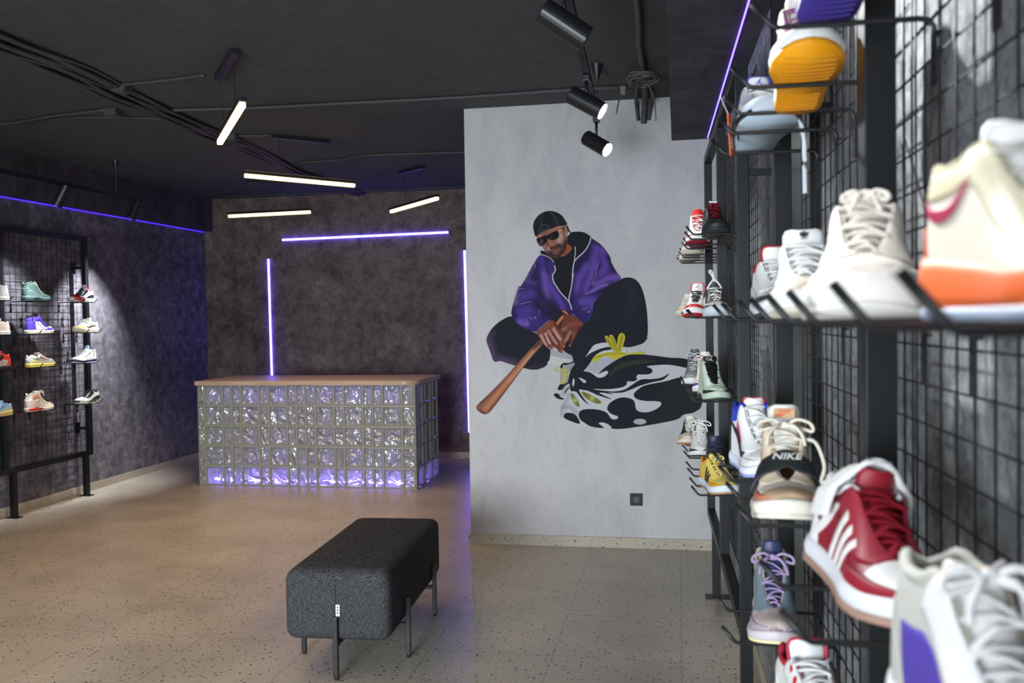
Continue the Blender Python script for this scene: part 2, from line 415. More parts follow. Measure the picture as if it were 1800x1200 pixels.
track(TP(2.0), TP(5.45), 'black light track hanging from the ceiling left of the dropped beam')
cone((XT, 5.34, ZC), 2.81-ZC, 'black cone hanger of the centre light track')
cone((-.395, 2.5, ZC), 2.98-ZC, 'black cone hanger of the centre light track further forward')
g = 'spotlights on the centre track'
dn = lambda p: (p[0], p[1], p[2]-.02)
s1 = spot(dn(TP(3.5)), (.80, .16, -.55), 0, 'large black cylinder spotlight nearest the camera on the centre track', g, L=.20, r=.05, drop=.12)
s2 = spot(dn(TP(4.6)), (.78, -.10, -.48), 1, 'middle black cylinder spotlight of the centre track, edge of its lens lit', g, L=.19, r=.046, drop=.10)
s3 = spot(dn(TP(5.35)), (.66, -.32, -.46), 1, 'farthest black cylinder spotlight of the centre track with glowing lens, before the mural wall', g, L=.17, r=.045, drop=.12)
XT2 = -4.97
track((XT2, 4.0, 2.755), (XT2, 7.82, 2.755), 'black light track hanging before the left wall')
cone((XT2-.02, 7.45, ZC), 2.775-ZC, 'black cone hanger of the left light track')
g = 'spotlights on the left track'
s4 = spot((XT2, 6.68, 2.735), (-.42, -.12, -.85), 0, 'black cylinder spotlight on the left track, the nearer of its two', g, L=.19, r=.042, drop=.04)
s5 = spot((XT2, 7.70, 2.735), (-.30, -.25, -.9), 0, 'black cylinder spotlight at the far end of the left track', g, L=.18, r=.042, drop=.04)

# ------------------------------------------------------------------ ceiling cables
def cable(pts, r, name, label, n=6, jitter=0, grp=None):
    P = [Vector((x, y, ZC-r-.001-z)) for x, y, *q in pts for z in [q[0] if q else 0]]
    bm = TUBE(cr(P, 5), r, 7); o = new(name, bm, M_cable, smooth=True)
    return tag(o, label, 'cable', grp)
base = [(-3.42, 3.6), (-3.42, 4.16), (-3.41, 4.7), (-3.47, 5.24), (-3.5, 5.9), (-3.54, 6.6), (-3.54, 7.25), (-3.66, 8.35), (-3.60, 8.9), (-3.60, 10.0)]
for k in range(9):
    off = (k-4)*.032
    P = [(x+off*(1.0 if i < 3 else .8 if i < 6 else .55)+random.uniform(-.009, .009), y, .02*((k*7+i) % 3 == 0)) for i, (x, y) in enumerate(base)]
    cable(P, .010+.003*(k % 2), 'ceiling_cable', 'painted cable of the thick bundle crossing the ceiling lengthwise', grp='cables of the ceiling bundle')
cable([(-5.4, 5.72), (-4.82, 5.83), (-4.3, 5.70), (-3.83, 5.62)], .011, 'ceiling_cable', 'dark cable crossing the ceiling from the left wall to the bundle')
cable([(-5.4, 5.80), (-4.8, 5.90), (-4.35, 5.80), (-3.95, 5.85), (-3.6, 6.0)], .006, 'ceiling_cable', 'thin cable sagging beside the left crossing cable on the ceiling')
cable([(-3.45, 5.72), (-2.9, 5.80), (-2.2, 5.83), (-1.4, 5.86), (-.6, 5.84), (-.30, 5.87)], .012, 'ceiling_cable', 'long dark cable crossing the ceiling just before the mural wall')
cable([(-2.9, 5.86), (-2.4, 5.84), (-1.9, 5.93), (-1.2, 5.90), (-.5, 5.95)], .005, 'ceiling_cable', 'thin cable looping beside the long crossing cable')
cable([(-3.42, 7.9), (-2.99, 7.86), (-2.7, 7.72), (-1.85, 7.80), (-1.5, 7.80)], .010, 'ceiling_cable', 'dark cable crossing the ceiling above the counter')
cable([(-3.38, 5.07), (-3.0, 5.03), (-2.74, 4.98)], .009, 'ceiling_cable', 'short cable feeding the nearest pendant')
cable([(-3.5, 6.62), (-3.3, 6.68), (-3.14, 6.72)], .008, 'ceiling_cable', 'short cable feeding the second pendant')
cable([(-5.3, 9.86), (-4.5, 9.84), (-3.6, 9.86), (-2.6, 9.85), (-1.6, 9.86)], .008, 'ceiling_cable', 'dark cable along the ceiling edge of the back wall')
P = [Vector((-.172, 2.0, ZC-.02)), Vector((-.172, 4.3, ZC-.02)), Vector((-.19, 4.9, ZC-.02)), Vector((-.185, 5.5, ZC-.02)), Vector((-.2, 6.1, ZC-.02)), Vector((-.21, 6.2, ZC-.09)), Vector((-.215, 6.235, ZC-.17))]
tag(new('ceiling_conduit', TUBE(cr(P, 5), .019, 10), M_cable, smooth=True), 'thick dark conduit along the ceiling turning down onto the mural wall', 'conduit')
for dx in (-.05, .045):
    P = [Vector((-.19+dx*.5, 5.55, ZC-.012)), Vector((-.2+dx, 6.0, ZC-.012)), Vector((-.21+dx, 6.2, ZC-.05)), Vector((-.215+dx*.7, 6.235, ZC-.15))]
    tag(new('ceiling_conduit', TUBE(cr(P, 5), .012, 8), M_cable, smooth=True), 'thin conduit end %s the thick conduit above the mural wall' % ('left of' if dx < 0 else 'right of'), 'conduit')
# coil of spare cable
P = []
for i in range(90):
    a = i/90*2*PI*5; P.append((-.19+(.085+.012*math.sin(i*.9))*math.cos(a), 5.5+(.13+.015*math.cos(i*1.3))*math.sin(a), ZC-.045-.01*math.sin(a*.5)-.0003*i))
cl = thing('cable_coil', 'coil of spare grey cable hanging at the ceiling above the mural wall', 'cable')
M_coil = mat('grey_cable', (96, 98, 98), .5)
new('coil', TUBE(P, .0045, 6), M_coil, cl, smooth=True)
new('loose_end', TUBE(cr([(-.14, 5.42, ZC-.06), (-.24, 5.35, ZC-.12), (-.31, 5.32, ZC-.19), (-.34, 5.31, ZC-.30)], 6), .0045, 6), M_coil, cl, smooth=True)
new('loose_end', TUBE(cr([(-.17, 5.6, ZC-.06), (-.13, 5.65, ZC-.14), (-.12, 5.66, ZC-.28)], 6), .004, 6), M_coil, cl, smooth=True)
new('plug', BX(-.315, -.285, 5.31, 5.335, ZC-.19, ZC-.14), mat('plug_beige', (150, 146, 130), .5), cl, bevel=.003)
for x, y, l in ((-3.36, 5.10, 'junction box beside the bundle feeding the nearest pendant'), (-3.80, 5.66, 'junction box left of the cable bundle'), (-3.42, 6.62, 'junction box on the bundle behind the nearest pendant')):
    t = thing('junction_box', 'grey painted '+l, 'junction box', (x, y, ZC))
    new('case', BX(-.045, .045, -.045, .045, -.045, 0), mat('grey_box', (64, 68, 70), .5), t, bevel=.004)
    new('lid', BX(-.04, .04, -.04, .04, -.05, -.045), mat('grey_box', (64, 68, 70), .5), t, bevel=.002)

# ------------------------------------------------------------------ wall socket on the mural wall
t = thing('wall_socket', 'black square wall socket low on the pale mural wall', 'socket', (-.295, YM, .337))
new('frame', BX(-.043, .043, -.009, 0, -.043, .043), mat('socket_frame', (28, 31, 36), .6), t, bevel=.003)
bm = bmesh.new(); box(bm, -.03, .03, -.0125, -.009, -.03, .03); new('insert', bm, mat('socket_insert', (17, 19, 22), .55), t, bevel=.002)
new('recess', TUBE([(0, -.0145, 0), (0, -.0125, 0)], .021, 24), mat('socket_dark', (14, 15, 17), .4), t)

# ------------------------------------------------------------------ bench
B = thing('bench', 'charcoal tweed upholstered bench on thin black legs in mid floor', 'bench', (-1.545, 4.35, 0), math.radians(3.2))
M_tweed, nt, b = node_mat('tweed')
L = nt.links.new; N = nt.nodes.new
tc = N('ShaderNodeTexCoord')
def wv(dirn, sc):
    w = N('ShaderNodeTexWave'); w.wave_type = 'BANDS'; w.bands_direction = dirn; w.inputs['Scale'].default_value = sc; w.inputs['Distortion'].default_value = 2.2; w.inputs['Detail'].default_value = 3; w.inputs['Detail Scale'].default_value = 2
    L(tc.outputs['Object'], w.inputs['Vector']); return w
n1 = N('ShaderNodeTexNoise'); n1.inputs['Scale'].default_value = 330; n1.inputs['Detail'].default_value = 2
mp = N('ShaderNodeMapping'); mp.inputs['Scale'].default_value = (1, 1, .25); L(tc.outputs['Object'], mp.inputs['Vector']); L(mp.outputs['Vector'], n1.inputs['Vector'])
n2 = N('ShaderNodeTexNoise'); n2.inputs['Scale'].default_value = 300; n2.inputs['Detail'].default_value = 2
mp2 = N('ShaderNodeMapping'); mp2.inputs['Scale'].default_value = (.25, .25, 1.2); L(tc.outputs['Object'], mp2.inputs['Vector']); L(mp2.outputs['Vector'], n2.inputs['Vector'])
mx = N('ShaderNodeMix'); mx.data_type = 'FLOAT'; mx.inputs[0].default_value = .5; L(n1.outputs['Fac'], mx.inputs[2]); L(n2.outputs['Fac'], mx.inputs[3])
rp = N('ShaderNodeValToRGB'); rp.color_ramp.elements[0].position = .40; rp.color_ramp.elements[0].color = (*lin((38, 39, 42)), 1)
rp.color_ramp.elements[1].position = .62; rp.color_ramp.elements[1].color = (*lin((84, 86, 90)), 1)
L(mx.outputs[0], rp.inputs['Fac']); L(rp.outputs['Color'], b.inputs['Base Color'])
bp = N('ShaderNodeBump'); bp.inputs['Strength'].default_value = .5; bp.inputs['Distance'].default_value = .002; L(mx.outputs[0], bp.inputs['Height']); L(bp.outputs['Normal'], b.inputs['Normal'])
b.inputs['Roughness'].default_value = .95; b.inputs['Specular IOR Level'].default_value = .15
hx, hy, z0, z1 = .245, .56, .165, .483
def rbox(hx, hy, z0, z1, rad, nx=10, ny=18, nz=8, sag=.006):
    """upholstered block: rounded box with slightly crowned top"""
    bm = bmesh.new(); cz = (z0+z1)/2; hz = (z1-z0)/2
    bmesh.ops.create_cube(bm, size=2)
    bmesh.ops.subdivide_edges(bm, edges=bm.edges[:], cuts=15, use_grid_fill=True)
    for v in bm.verts:
        p = Vector((v.co.x*hx, v.co.y*hy, v.co.z*hz))
        # concentrate vertices near the rounded edges
        for i, h in enumerate((hx, hy, hz)):
            u = p[i]/h; s = 1 if u >= 0 else -1; p[i] = s*h*(1-max(0,1-abs(u))**1.5)
        q = Vector((max(-hx+rad, min(hx-rad, p.x)), max(-hy+rad, min(hy-rad, p.y)), max(-hz+rad, min(hz-rad, p.z))))
        d = p - q
        if d.length > 1e-6: p = q + d.normalized()*rad
        cx, cy = p.x/hx, p.y/hy
        if p.z > 0: p.z += sag*(1-cx*cx)*(1-cy**4)
        v.co = p + Vector((0, 0, cz))
    return bm
new('seat', rbox(hx, hy, z0, z1, .05), M_tweed, B, smooth=True)
new('seam', TUBE([(0, -hy-.0005, z0+.06), (0, -hy-.0012, .3), (0, -hy-.0005, z1-.06), (0, -hy+.02, z1-.016)], .0016, 6), mat('seam_thread', (24, 25, 27), .9), B)
tg = new('care_tag', BX(.001, .019, -hy-.006, -hy-.005, .284, .336), mat('white_label', (225, 228, 232), .8), B)
for k in range(3): new('tag_print', BX(.006, .014, -hy-.0072, -hy-.0062, .296+k*.012, .303+k*.012), mat('label_ink', (90, 96, 110), .8), tg)
def bleg(x, y, dx, dy):
    l = new('leg', BX(x-.011, x+.011, y-.011, y+.011, .012, .285), M_black, B, bevel=.002)
    new('foot', TUBE([(x, y, 0), (x, y, .012)], .010, 12), M_blk2, l)
    new('leg_bracket', BX(min(x, x-dx*.10)-.009, max(x, x-dx*.10)+.009, min(y, y-dy*.10)-.009, max(y, y-dy*.10)+.009, .147, .165), M_black, l)
bleg(0, -hy-.012, 0, -1); bleg(0, hy+.012, 0, 1)
for s in (-1, 1):
    for y in (-.275, .32): bleg(s*(hx+.012), y, s, 0)

# ------------------------------------------------------------------ glass block counter
M_gpan, nt, b = node_mat('glass_block_face')
L = nt.links.new; N = nt.nodes.new; out = nt.nodes['Material Output']
tc = N('ShaderNodeTexCoord'); n = N('ShaderNodeTexNoise'); n.inputs['Scale'].default_value = 7; n.inputs['Detail'].default_value = .5; n.inputs['Distortion'].default_value = 2.2
L(tc.outputs['Object'], n.inputs['Vector'])
bp = N('ShaderNodeBump'); bp.inputs['Strength'].default_value = 1.0; bp.inputs['Distance'].default_value = .07; L(n.outputs['Fac'], bp.inputs['Height'])
b.inputs['Base Color'].default_value = (*lin((206, 211, 216)), 1); b.inputs['Roughness'].default_value = .12; b.inputs['Metallic'].default_value = .3
L(bp.outputs['Normal'], b.inputs['Normal'])
tr = N('ShaderNodeBsdfTranslucent'); tr.inputs['Color'].default_value = (.8, .85, .88, 1); L(bp.outputs['Normal'], tr.inputs['Normal'])
tp = N('ShaderNodeBsdfRefraction'); tp.inputs['Color'].default_value = (.8, .85, .88, 1); tp.inputs['IOR'].default_value = 1.25; tp.inputs['Roughness'].default_value = .05; L(bp.outputs['Normal'], tp.inputs['Normal'])
m1 = N('ShaderNodeMixShader'); m1.inputs[0].default_value = .45; L(tr.outputs[0], m1.inputs[1]); L(tp.outputs[0], m1.inputs[2])
m2 = N('ShaderNodeMixShader'); m2.inputs[0].default_value = .36; L(b.outputs[0], m2.inputs[1]); L(m1.outputs[0], m2.inputs[2]); L(m2.outputs[0], out.inputs[0])
M_grim, nt, b = node_mat('glass_block_rim')
b.inputs['Base Color'].default_value = (*lin((178, 184, 172)), 1); b.inputs['Roughness'].default_value = .18; b.inputs['Transmission Weight'].default_value = .35; b.inputs['IOR'].default_value = 1.45
M_joint = mat('grout', (164, 168, 154), .7)
M_wood, nt, b = node_mat('counter_top')
L = nt.links.new; N = nt.nodes.new
tc = N('ShaderNodeTexCoord'); mp = N('ShaderNodeMapping'); mp.inputs['Scale'].default_value = (1.2, 14, 14); n = N('ShaderNodeTexNoise'); n.inputs['Scale'].default_value = 3; n.inputs['Detail'].default_value = 8
L(tc.outputs['Object'], mp.inputs['Vector']); L(mp.outputs['Vector'], n.inputs['Vector']); r = N('ShaderNodeValToRGB'); L(n.outputs['Fac'], r.inputs['Fac'])
r.color_ramp.elements[0].position = .3; r.color_ramp.elements[0].color = (*lin((176, 156, 134)), 1); r.color_ramp.elements[1].position = .7; r.color_ramp.elements[1].color = (*lin((200, 182, 160)), 1)
L(r.outputs['Color'], b.inputs['Base Color']); b.inputs['Roughness'].default_value = .4
cx0, cx1, cy0, cy1, ch = -4.645, -2.43, 8.15, 8.96, .985
CT = thing('counter', 'sales counter of glass blocks under a pale wooden top, lit violet from inside', 'counter', (cx0, cy0, 0))
def blocks(widths, rows, th=.08):
    """bm in local frame: x along the wall, y depth (0 = face), z up; rim + wavy face per block"""
    br, bf, bj = bmesh.new(), bmesh.new(), bmesh.new(); x = 0; g = .0045
    hh = ch/rows; W = sum(widths)
    for w in widths:
        for r in range(rows):
            a, b, c, d = x+g, x+w-g, r*hh+g, (r+1)*hh-g; e = min(.016, w*.12)
            # rim: bevelled frame
            o = [(a, c), (b, c), (b, d), (a, d)]; i = [(a+e, c+e), (b-e, c+e), (b-e, d-e), (a+e, d-e)]
            for yy0, yy1, yb in ((0, .006, th/2),):
                vo = [br.verts.new((p[0], .004, p[1])) for p in o]; vm = [br.verts.new((p[0]*.6+q[0]*.4, 0, p[1]*.6+q[1]*.4)) for p, q in zip(o, i)]
                vi = [br.verts.new((q[0], .012, q[1])) for q in i]; vb = [br.verts.new((p[0], th, p[1])) for p in o]
                vib = [br.verts.new((q[0], th, q[1])) for q in i]
                for k in range(4):
                    l = (k+1) % 4
                    br.faces.new((vo[k], vo[l], vm[l], vm[k])); br.faces.new((vm[k], vm[l], vi[l], vi[k]))
                    br.faces.new((vb[k], vb[l], vo[l], vo[k])); br.faces.new((vb[k], vib[k], vib[l], vb[l]))
            # wavy face: slightly raised cushions with ribs
            nx, nz = (7 if w > .12 else 3), 7; gr = []
            ph = random.random()*9
            for jz in range(nz+1):
                row = []
                for jx in range(nx+1):
                    px = a+e+(b-a-2*e)*jx/nx; pz = c+e+(d-c-2*e)*jz/nz
                    bord = jx in (0, nx) or jz in (0, nz)
                    dy = 0 if bord else .006*math.sin(px*70+ph+pz*40)*math.cos(pz*60-ph*2+px*25)
                    row.append(bf.verts.new((px, .011+dy, pz)))
                gr.append(row)
            for jz in range(nz):
                for jx in range(nx):
                    bf.faces.new((gr[jz][jx], gr[jz][jx+1], gr[jz+1][jx+1], gr[jz+1][jx]))
        x += w
    xs = 0; W = sum(widths)
    for w in [0]+list(widths):
        xs += w; box(bj, max(0, xs-g), min(W, xs+g), .007, th, 0, ch)
    for r in range(rows+1): box(bj, .0005, W-.0005, .0075, th-.0005, max(0, r*hh-g), min(ch, r*hh+g))
    return br, bf, bj
F_, h_ = .2, .1
ws = [.075, F_, h_, h_, F_, h_, F_, h_, h_, h_, F_, h_, F_, h_, h_, F_, .14]
k = (cx1-cx0)/sum(ws); ws = [w*k for w in ws]
def wall_of_blocks(ws, M, name):
    br, bf, bj = blocks(ws, 5)
    fr = None
    w = new(name, br, M_grim, CT); w.matrix_local = M
    f = new('block_faces', bf, M_gpan, w, smooth=True); j = new('grout_joints', bj, M_joint, w)
    return w
wall_of_blocks(ws, Matrix.Identity(4), 'front_block_wall')
sw = [.2, .1, .2, .1, .2]; k = (cy1-cy0-.082)/sum(sw)
wall_of_blocks([w*k for w in sw], Matrix.Translation((cx1-cx0, .082, 0)) @ Matrix.Rotation(PI/2, 4, 'Z'), 'side_block_wall')
wall_of_blocks([w*k for w in sw], Matrix.Translation((0, cy1-cy0, 0)) @ Matrix.Rotation(-PI/2, 4, 'Z'), 'side_block_wall')
bm = bmesh.new(); W, D = cx1-cx0+.02, cy1-cy0+.06
pts = [(-.015, -.02), (W-.14, -.02)] + [(W-.14+.14*math.sin(a), .12-.14*math.cos(a)) for a in [i*PI/12 for i in range(1, 6)]] + [(W, .12), (W, D), (-.015, D)]
lo = [bm.verts.new((x, y, ch)) for x, y in pts]; hi = [bm.verts.new((x, y, ch+.042)) for x, y in pts]
bm.faces.new(lo[::-1]); bm.faces.new(hi)
for i in range(len(pts)): bm.faces.new((lo[i], lo[(i+1) % len(pts)], hi[(i+1) % len(pts)], hi[i]))
new('countertop', bm, M_wood, CT, bevel=.004)
new('inner_reflector', BX(.1, cx1-cx0-.1, .26, .28, .0, ch), mat('inner_reflector', (190, 192, 196), .7), CT)  # added pale reflector catching the violet led light behind the blocks
new('led_strip', BX(.1, cx1-cx0-.1, .086, .1, .040, .054), M_ledc, CT)
new('led_strip', BX(.1, cx1-cx0-.1, .086, .1, ch-.014, ch-.002), emit('led_violet_top', (.26, .16, 1.0), 26.0), CT)
new('led_strip', BX(cx1-cx0-.135, cx1-cx0-.12, .2, cy1-cy0-.05, .035, .05), M_ledc, CT)
# ------------------------------------------------------------------ sneakers
ZT = {'low':  [(0,.080),(.05,.090),(.15,.080),(.27,.080),(.37,.094),(.43,.097),(.52,.088),(.6,.077),(.7,.066),(.8,.059),(.9,.052),(.96,.044),(1,.028)],
      'mid':  [(0,.105),(.05,.117),(.15,.104),(.27,.106),(.36,.121),(.42,.119),(.5,.102),(.6,.083),(.7,.068),(.8,.060),(.9,.052),(.96,.044),(1,.028)],
      'high': [(0,.135),(.05,.149),(.15,.141),(.27,.143),(.36,.154),(.41,.149),(.47,.124),(.54,.102),(.62,.083),(.7,.069),(.8,.060),(.9,.052),(.96,.044),(1,.028)]}
WT = [(0,0),(.02,.016),(.08,.026),(.2,.031),(.32,.029),(.42,.025),(.5,.021),(.6,.016),(.68,.010),(.745,0),(1,0)]
WB = [(0,0),(.015,.016),(.06,.029),(.14,.035),(.3,.035),(.45,.037),(.6,.044),(.72,.050),(.82,.049),(.9,.041),(.955,.029),(.985,.017),(1,0)]
class Shoe:
    def __init__(s, root, sp):
        s.R, s.sp = root, sp; s.L = sp.get('L', .29); s.zt = ZT[sp['ht']]
        s.th = sp.get('th', (.030, .024)); s.k = sp.get('w', 1.08); s.hs = sp.get('hs', 1.0)
    def spring(s, u): return .013*max(0, (u-.72)/.28)**2
    def sole_top(s, u): return s.th[0] + (s.th[1]-s.th[0])*min(1, max(0, (u-.2)/.45)) + .004*max(0, (u-.85)/.15)
    def S(s, u, v, side, off=0.0):
        W = interp(WB, u)*s.k; wt = interp(WT, u)*s.k; zs = s.sole_top(u)-.005; zt = interp(s.zt, u)*s.hs
        zt = max(zt, zs+.012*(1-u)+.004)
        n = 3.2 if u < .4 else 2.1
        c = max(0.0, 1-v**n)**.5
        y = wt + (W-wt)*c
        z = zs + (zt-zs)*v + s.spring(u)
        x = (u-.5)*s.L + .016*((z-zs)/.1)**1.3*(1-u)**4 if z > zs else (u-.5)*s.L
        if u < .5: x -= .004*math.sin(min(1, v)*PI)*(1-u)**6
        x += .006*(1-c)*(-1)*max(0, (u-.9)/.1)
        p = Vector((x, side*y, z))
        if off:
            e = .01
            def q(a, b):
                return s.S(min(1, max(0, a)), min(1, max(0, b)), side)
            du = q(u+e, v)-q(u-e, v); dv = q(u, v+e)-q(u, v-e)
            nn = du.cross(dv)
            if nn.length > 1e-9:
                nn.normalize()
                ref = Vector(((u-.5)*1.2, side*1.0, .4))
                if nn.dot(ref) < 0: nn = -nn
                if v > .8 and wt < .002: nn.y *= (1-v)/.2; nn.normalize()
                p += nn*off
        return p
    def upper(s):
        bm = bmesh.new(); nu, nv = 46, 11
        for side in (-1, 1):
            g = [[bm.verts.new(s.S(.5-.5*math.cos(PI*i/nu), math.sin(PI/2*j/nv), side)) for j in range(nv+1)] for i in range(nu+1)]
            for i in range(nu):
                for j in range(nv): bm.faces.new((g[i][j], g[i+1][j], g[i+1][j+1], g[i][j+1]))
        bmesh.ops.remove_doubles(bm, verts=bm.verts[:], dist=.0004)
        new('upper', bm, s.m(s.sp['up']), s.R, smooth=True)
        # lining + insole
        bm = bmesh.new(); nu, nv = 16, 6
        for side in (-1, 1):
            g = []
            for i in range(nu+1):
                u = .012+.53*i/nu; row = []
                for j in range(nv+1):
                    v = .15+.85*j/nv; p = s.S(u, v, side); p.y *= .86
                    if i == 0: p.x += .004
                    row.append(bm.verts.new(p))
                g.append(row)
            for i in range(nu):
                for j in range(nv): bm.faces.new((g[i][j], g[i+1][j], g[i+1][j+1], g[i][j+1]))
        pts = [(s.S(.012+.6*i/12, .15, 1)) for i in range(13)]
        A = [bm.verts.new((p.x, p.y*.9, p.z+.004)) for p in pts]; B = [bm.verts.new((p.x, -p.y*.9, p.z+.004)) for p in pts]
        for i in range(12): bm.faces.new((A[i], A[i+1], B[i+1], B[i]))
        new('lining', bm, cloth(s.sp.get('lining', (60, 60, 62))), s.R, smooth=True)
        # padded collar rim
        us = [.42-.42*i/18 for i in range(19)]
        P = [s.S(max(u, 0), 1, -1)+Vector((0, 0, -.001)) for u in us] + [s.S(u, 1, 1)+Vector((0, 0, -.001)) for u in us[::-1][1:]]
        P = [Vector((p.x+(.003 if abs(p.y) < .004 else 0), p.y*.95, p.z)) for p in P]
        new('collar', TUBE(P, [.0035+.0025*min(1, min(i, len(P)-1-i)/5) for i in range(len(P))], 8), cloth(s.sp.get('collar', s.sp['up'])), s.R, smooth=True)
    def m(s, c): return cloth(c[1:]) if len(c) == 4 else leather(c)
    def slab(s, name, zl, zh, grow, bulge, mm, u1=1.0, layers=4):
        bm = bmesh.new(); nu = 40; rings = []
        for k in range(layers+1):
            t = k/layers; ring = []
            g = grow + bulge*math.sin(PI*t)
            for side in (-1, 1):
                for i in (range(nu+1) if side < 0 else range(nu-1, 0, -1)):
                    u = .5-.5*math.cos(PI*i/nu); w = interp(WB, u)*s.k
                    w = w*(1+g/.045) if u > .02 else w
                    if i in (0, nu): w = 0
                    else: w += g*.2
                    x = (u-.5)*(s.L+2*g+.004)
                    z = zl(u)*(1-t)+zh(u)*t + s.spring(u)
                    ring.append(bm.verts.new((x, side*w, z)))
            rings.append(ring)
        n = len(rings[0])
        for k in range(layers):
            for i in range(n): bm.faces.new((rings[k][i], rings[k][(i+1) % n], rings[k+1][(i+1) % n], rings[k+1][i]))
        for r in (rings[0], rings[-1]):
            for i in range(nu):
                a, b = r[i], r[i+1]; c, d = r[(n-i-1) % n] if i+1 < nu else r[i+1], r[(n-i) % n]
                f = [a, b, c, d]; q = []
                for v in f:
                    if v not in q: q.append(v)
                if len(q) >= 3:
                    try: bm.faces.new(q)
                    except ValueError: pass
        return new(name, bm, mm, s.R, smooth=True)
    def sole(s):
        sp = s.sp; o = sp.get('out', (200, 190, 170)); oz = sp.get('oz', .006)
        s.slab('outsole', lambda u: 0, lambda u: oz, .0035, .0006, rubber(o), layers=2)
        s.slab('midsole', lambda u: oz-.0005, lambda u: s.sole_top(u), .0028, .0022, rubber(sp.get('sole', (230, 230, 226))))
        if sp.get('tread'):
            for part in (range(0, 6), range(8, 17)):
              bm = bmesh.new()
              for i in part:
                u = .1+.8*i/16
                w = interp(WB, u)*s.k*.86; x = (u-.5)*s.L; z = s.spring(u)
                tube(bm, [(x-.004*math.cos(t*2), w*t, z-.0006) for t in (-1, -.5, 0, .5, 1)], .0016, 5)
              new('tread', bm, rubber(tuple(int(c*.86) for c in o)), s.R)
    def strip(s, name, lo, hi, c, off=.0011, sides=(-1, 1), n=18, rows=8, th=.0012, sm=True):
        if sm: lo = cr([(a, b, 0) for a, b in lo], 5); hi = cr([(a, b, 0) for a, b in hi], 5)
        else: lo = [Vector((a, b, 0)) for a, b in lo]; hi = [Vector((a, b, 0)) for a, b in hi]
        def at(P, t):
            f = t*(len(P)-1); i = min(int(f), len(P)-2); return P[i].lerp(P[i+1], f-i)
        if len(sides) == 2 and not any(p.y > .96 for p in lo+hi) and not any(p.x < .004 or p.x > .98 for p in lo+hi):
            for sd in sides: o = s.strip(name, [(p.x, p.y) for p in lo], [(p.x, p.y) for p in hi], c, off, (sd,), n, rows, th, False)
            return o
        bm = bmesh.new()
        for side in sides:
            g = []
            for i in range(n+1):
                a, b = at(lo, i/n), at(hi, i/n)
                q = lambda j: math.sin(PI/2*j/rows) if b.y > .985 else j/rows
                g.append([bm.verts.new(s.S(max(0, min(1, a.x+(b.x-a.x)*q(j))), max(0, min(1, a.y+(b.y-a.y)*q(j))), side, off)) for j in range(rows+1)])
            for i in range(n):
                for j in range(rows): bm.faces.new((g[i][j], g[i+1][j], g[i+1][j+1], g[i][j+1]))
        bmesh.ops.remove_doubles(bm, verts=[v for v in bm.verts if abs(v.co.y) < .0008], dist=.0012)
        o = new(name, bm, s.m(c), s.R, smooth=True)
        md = o.modifiers.new('thickness', 'SOLIDIFY'); md.thickness = th; md.offset = 0
        return o
    def sole_strip(s, name, lo, hi, c, off=.0012, sides=(-1, 1), n=14):
        """lo, hi: (u, fraction of midsole height)"""
        oz = s.sp.get('oz', .006)
        for side in sides:
            bm = bmesh.new(); g = []
            for i in range(n+1):
                row = []
                for j in range(5):
                    f = i/n*(len(lo)-1); k = min(int(f), len(lo)-2); f -= k
                    a = (lo[k][0]*(1-f)+lo[k+1][0]*f, lo[k][1]*(1-f)+lo[k+1][1]*f); b = (hi[k][0]*(1-f)+hi[k+1][0]*f, hi[k][1]*(1-f)+hi[k+1][1]*f)
                    u = a[0]+(b[0]-a[0])*j/4; t = a[1]+(b[1]-a[1])*j/4
                    gr = .0028+.0022*math.sin(PI*max(0, min(1, t)))+off; w = interp(WB, u)*s.k; w = w*(1+gr/.045)+gr*.2+off*.4 if 0 < u < 1 else 0
                    row.append(bm.verts.new(((u-.5)*(s.L+2*gr+.004), side*w, oz+(s.sole_top(u)-oz)*t+s.spring(u))))
                g.append(row)
            for i in range(n):
                for j in range(4): bm.faces.new((g[i][j], g[i+1][j], g[i+1][j+1], g[i][j+1]))
            new(name, bm, rubber(c), s.R, smooth=True)
    def tongue(s):
        sp = s.sp; c = sp.get('tongue', sp['up']); ex = sp.get('tl', .03); wd = sp.get('tw', .024)
        cen = []
        for i in range(8):
            tb = sp.get('tb', .74); u = tb-(tb-.40)*i/7; cen.append((( u-.5)*s.L, interp(s.zt, u)*s.hs-.003+s.spring(u), .010+ (wd-.010)*min(1, i/4)))
        x, z, w = cen[-1]
        for t in (.33, .66, .9, 1.0): cen.append((x-.016*t*ex/.03+.012*t*t, z+ex*t, wd*(1.04 if t < .8 else (.92 if t < 1 else .6))))
        bm = bmesh.new(); tops, bots = [], []
        for i, (x, z, w) in enumerate(cen):
            a, b = [], []
            nx, nz = (0, 1)
            if i < len(cen)-1: d = Vector((cen[i+1][0]-x, cen[i+1][1]-z))
            else: d = Vector((x-cen[i-1][0], z-cen[i-1][1]))
            d.normalize(); nx, nz = -d.y*-1, d.x*-1
            if nx < 0: nx, nz = -nx, -nz
            th = .003 if i < 7 else .006
            for j in range(9):
                t = j/4-1; arch = -.009*t*t*(w/.024)
                a.append(bm.verts.new((x+nx*(arch+th*.5), w*t, z+nz*(arch+th*.5)))); b.append(bm.verts.new((x+nx*(arch-th*.5), w*t*.97, z+nz*(arch-th*.5))))
            tops.append(a); bots.append(b)
        for G in (tops, bots):
            for i in range(len(G)-1):
                for j in range(8): bm.faces.new((G[i][j], G[i+1][j], G[i+1][j+1], G[i][j+1]))
        for i in range(len(tops)-1):
            for j in (0, 8): bm.faces.new((tops[i][j], tops[i+1][j], bots[i+1][j], bots[i][j]))
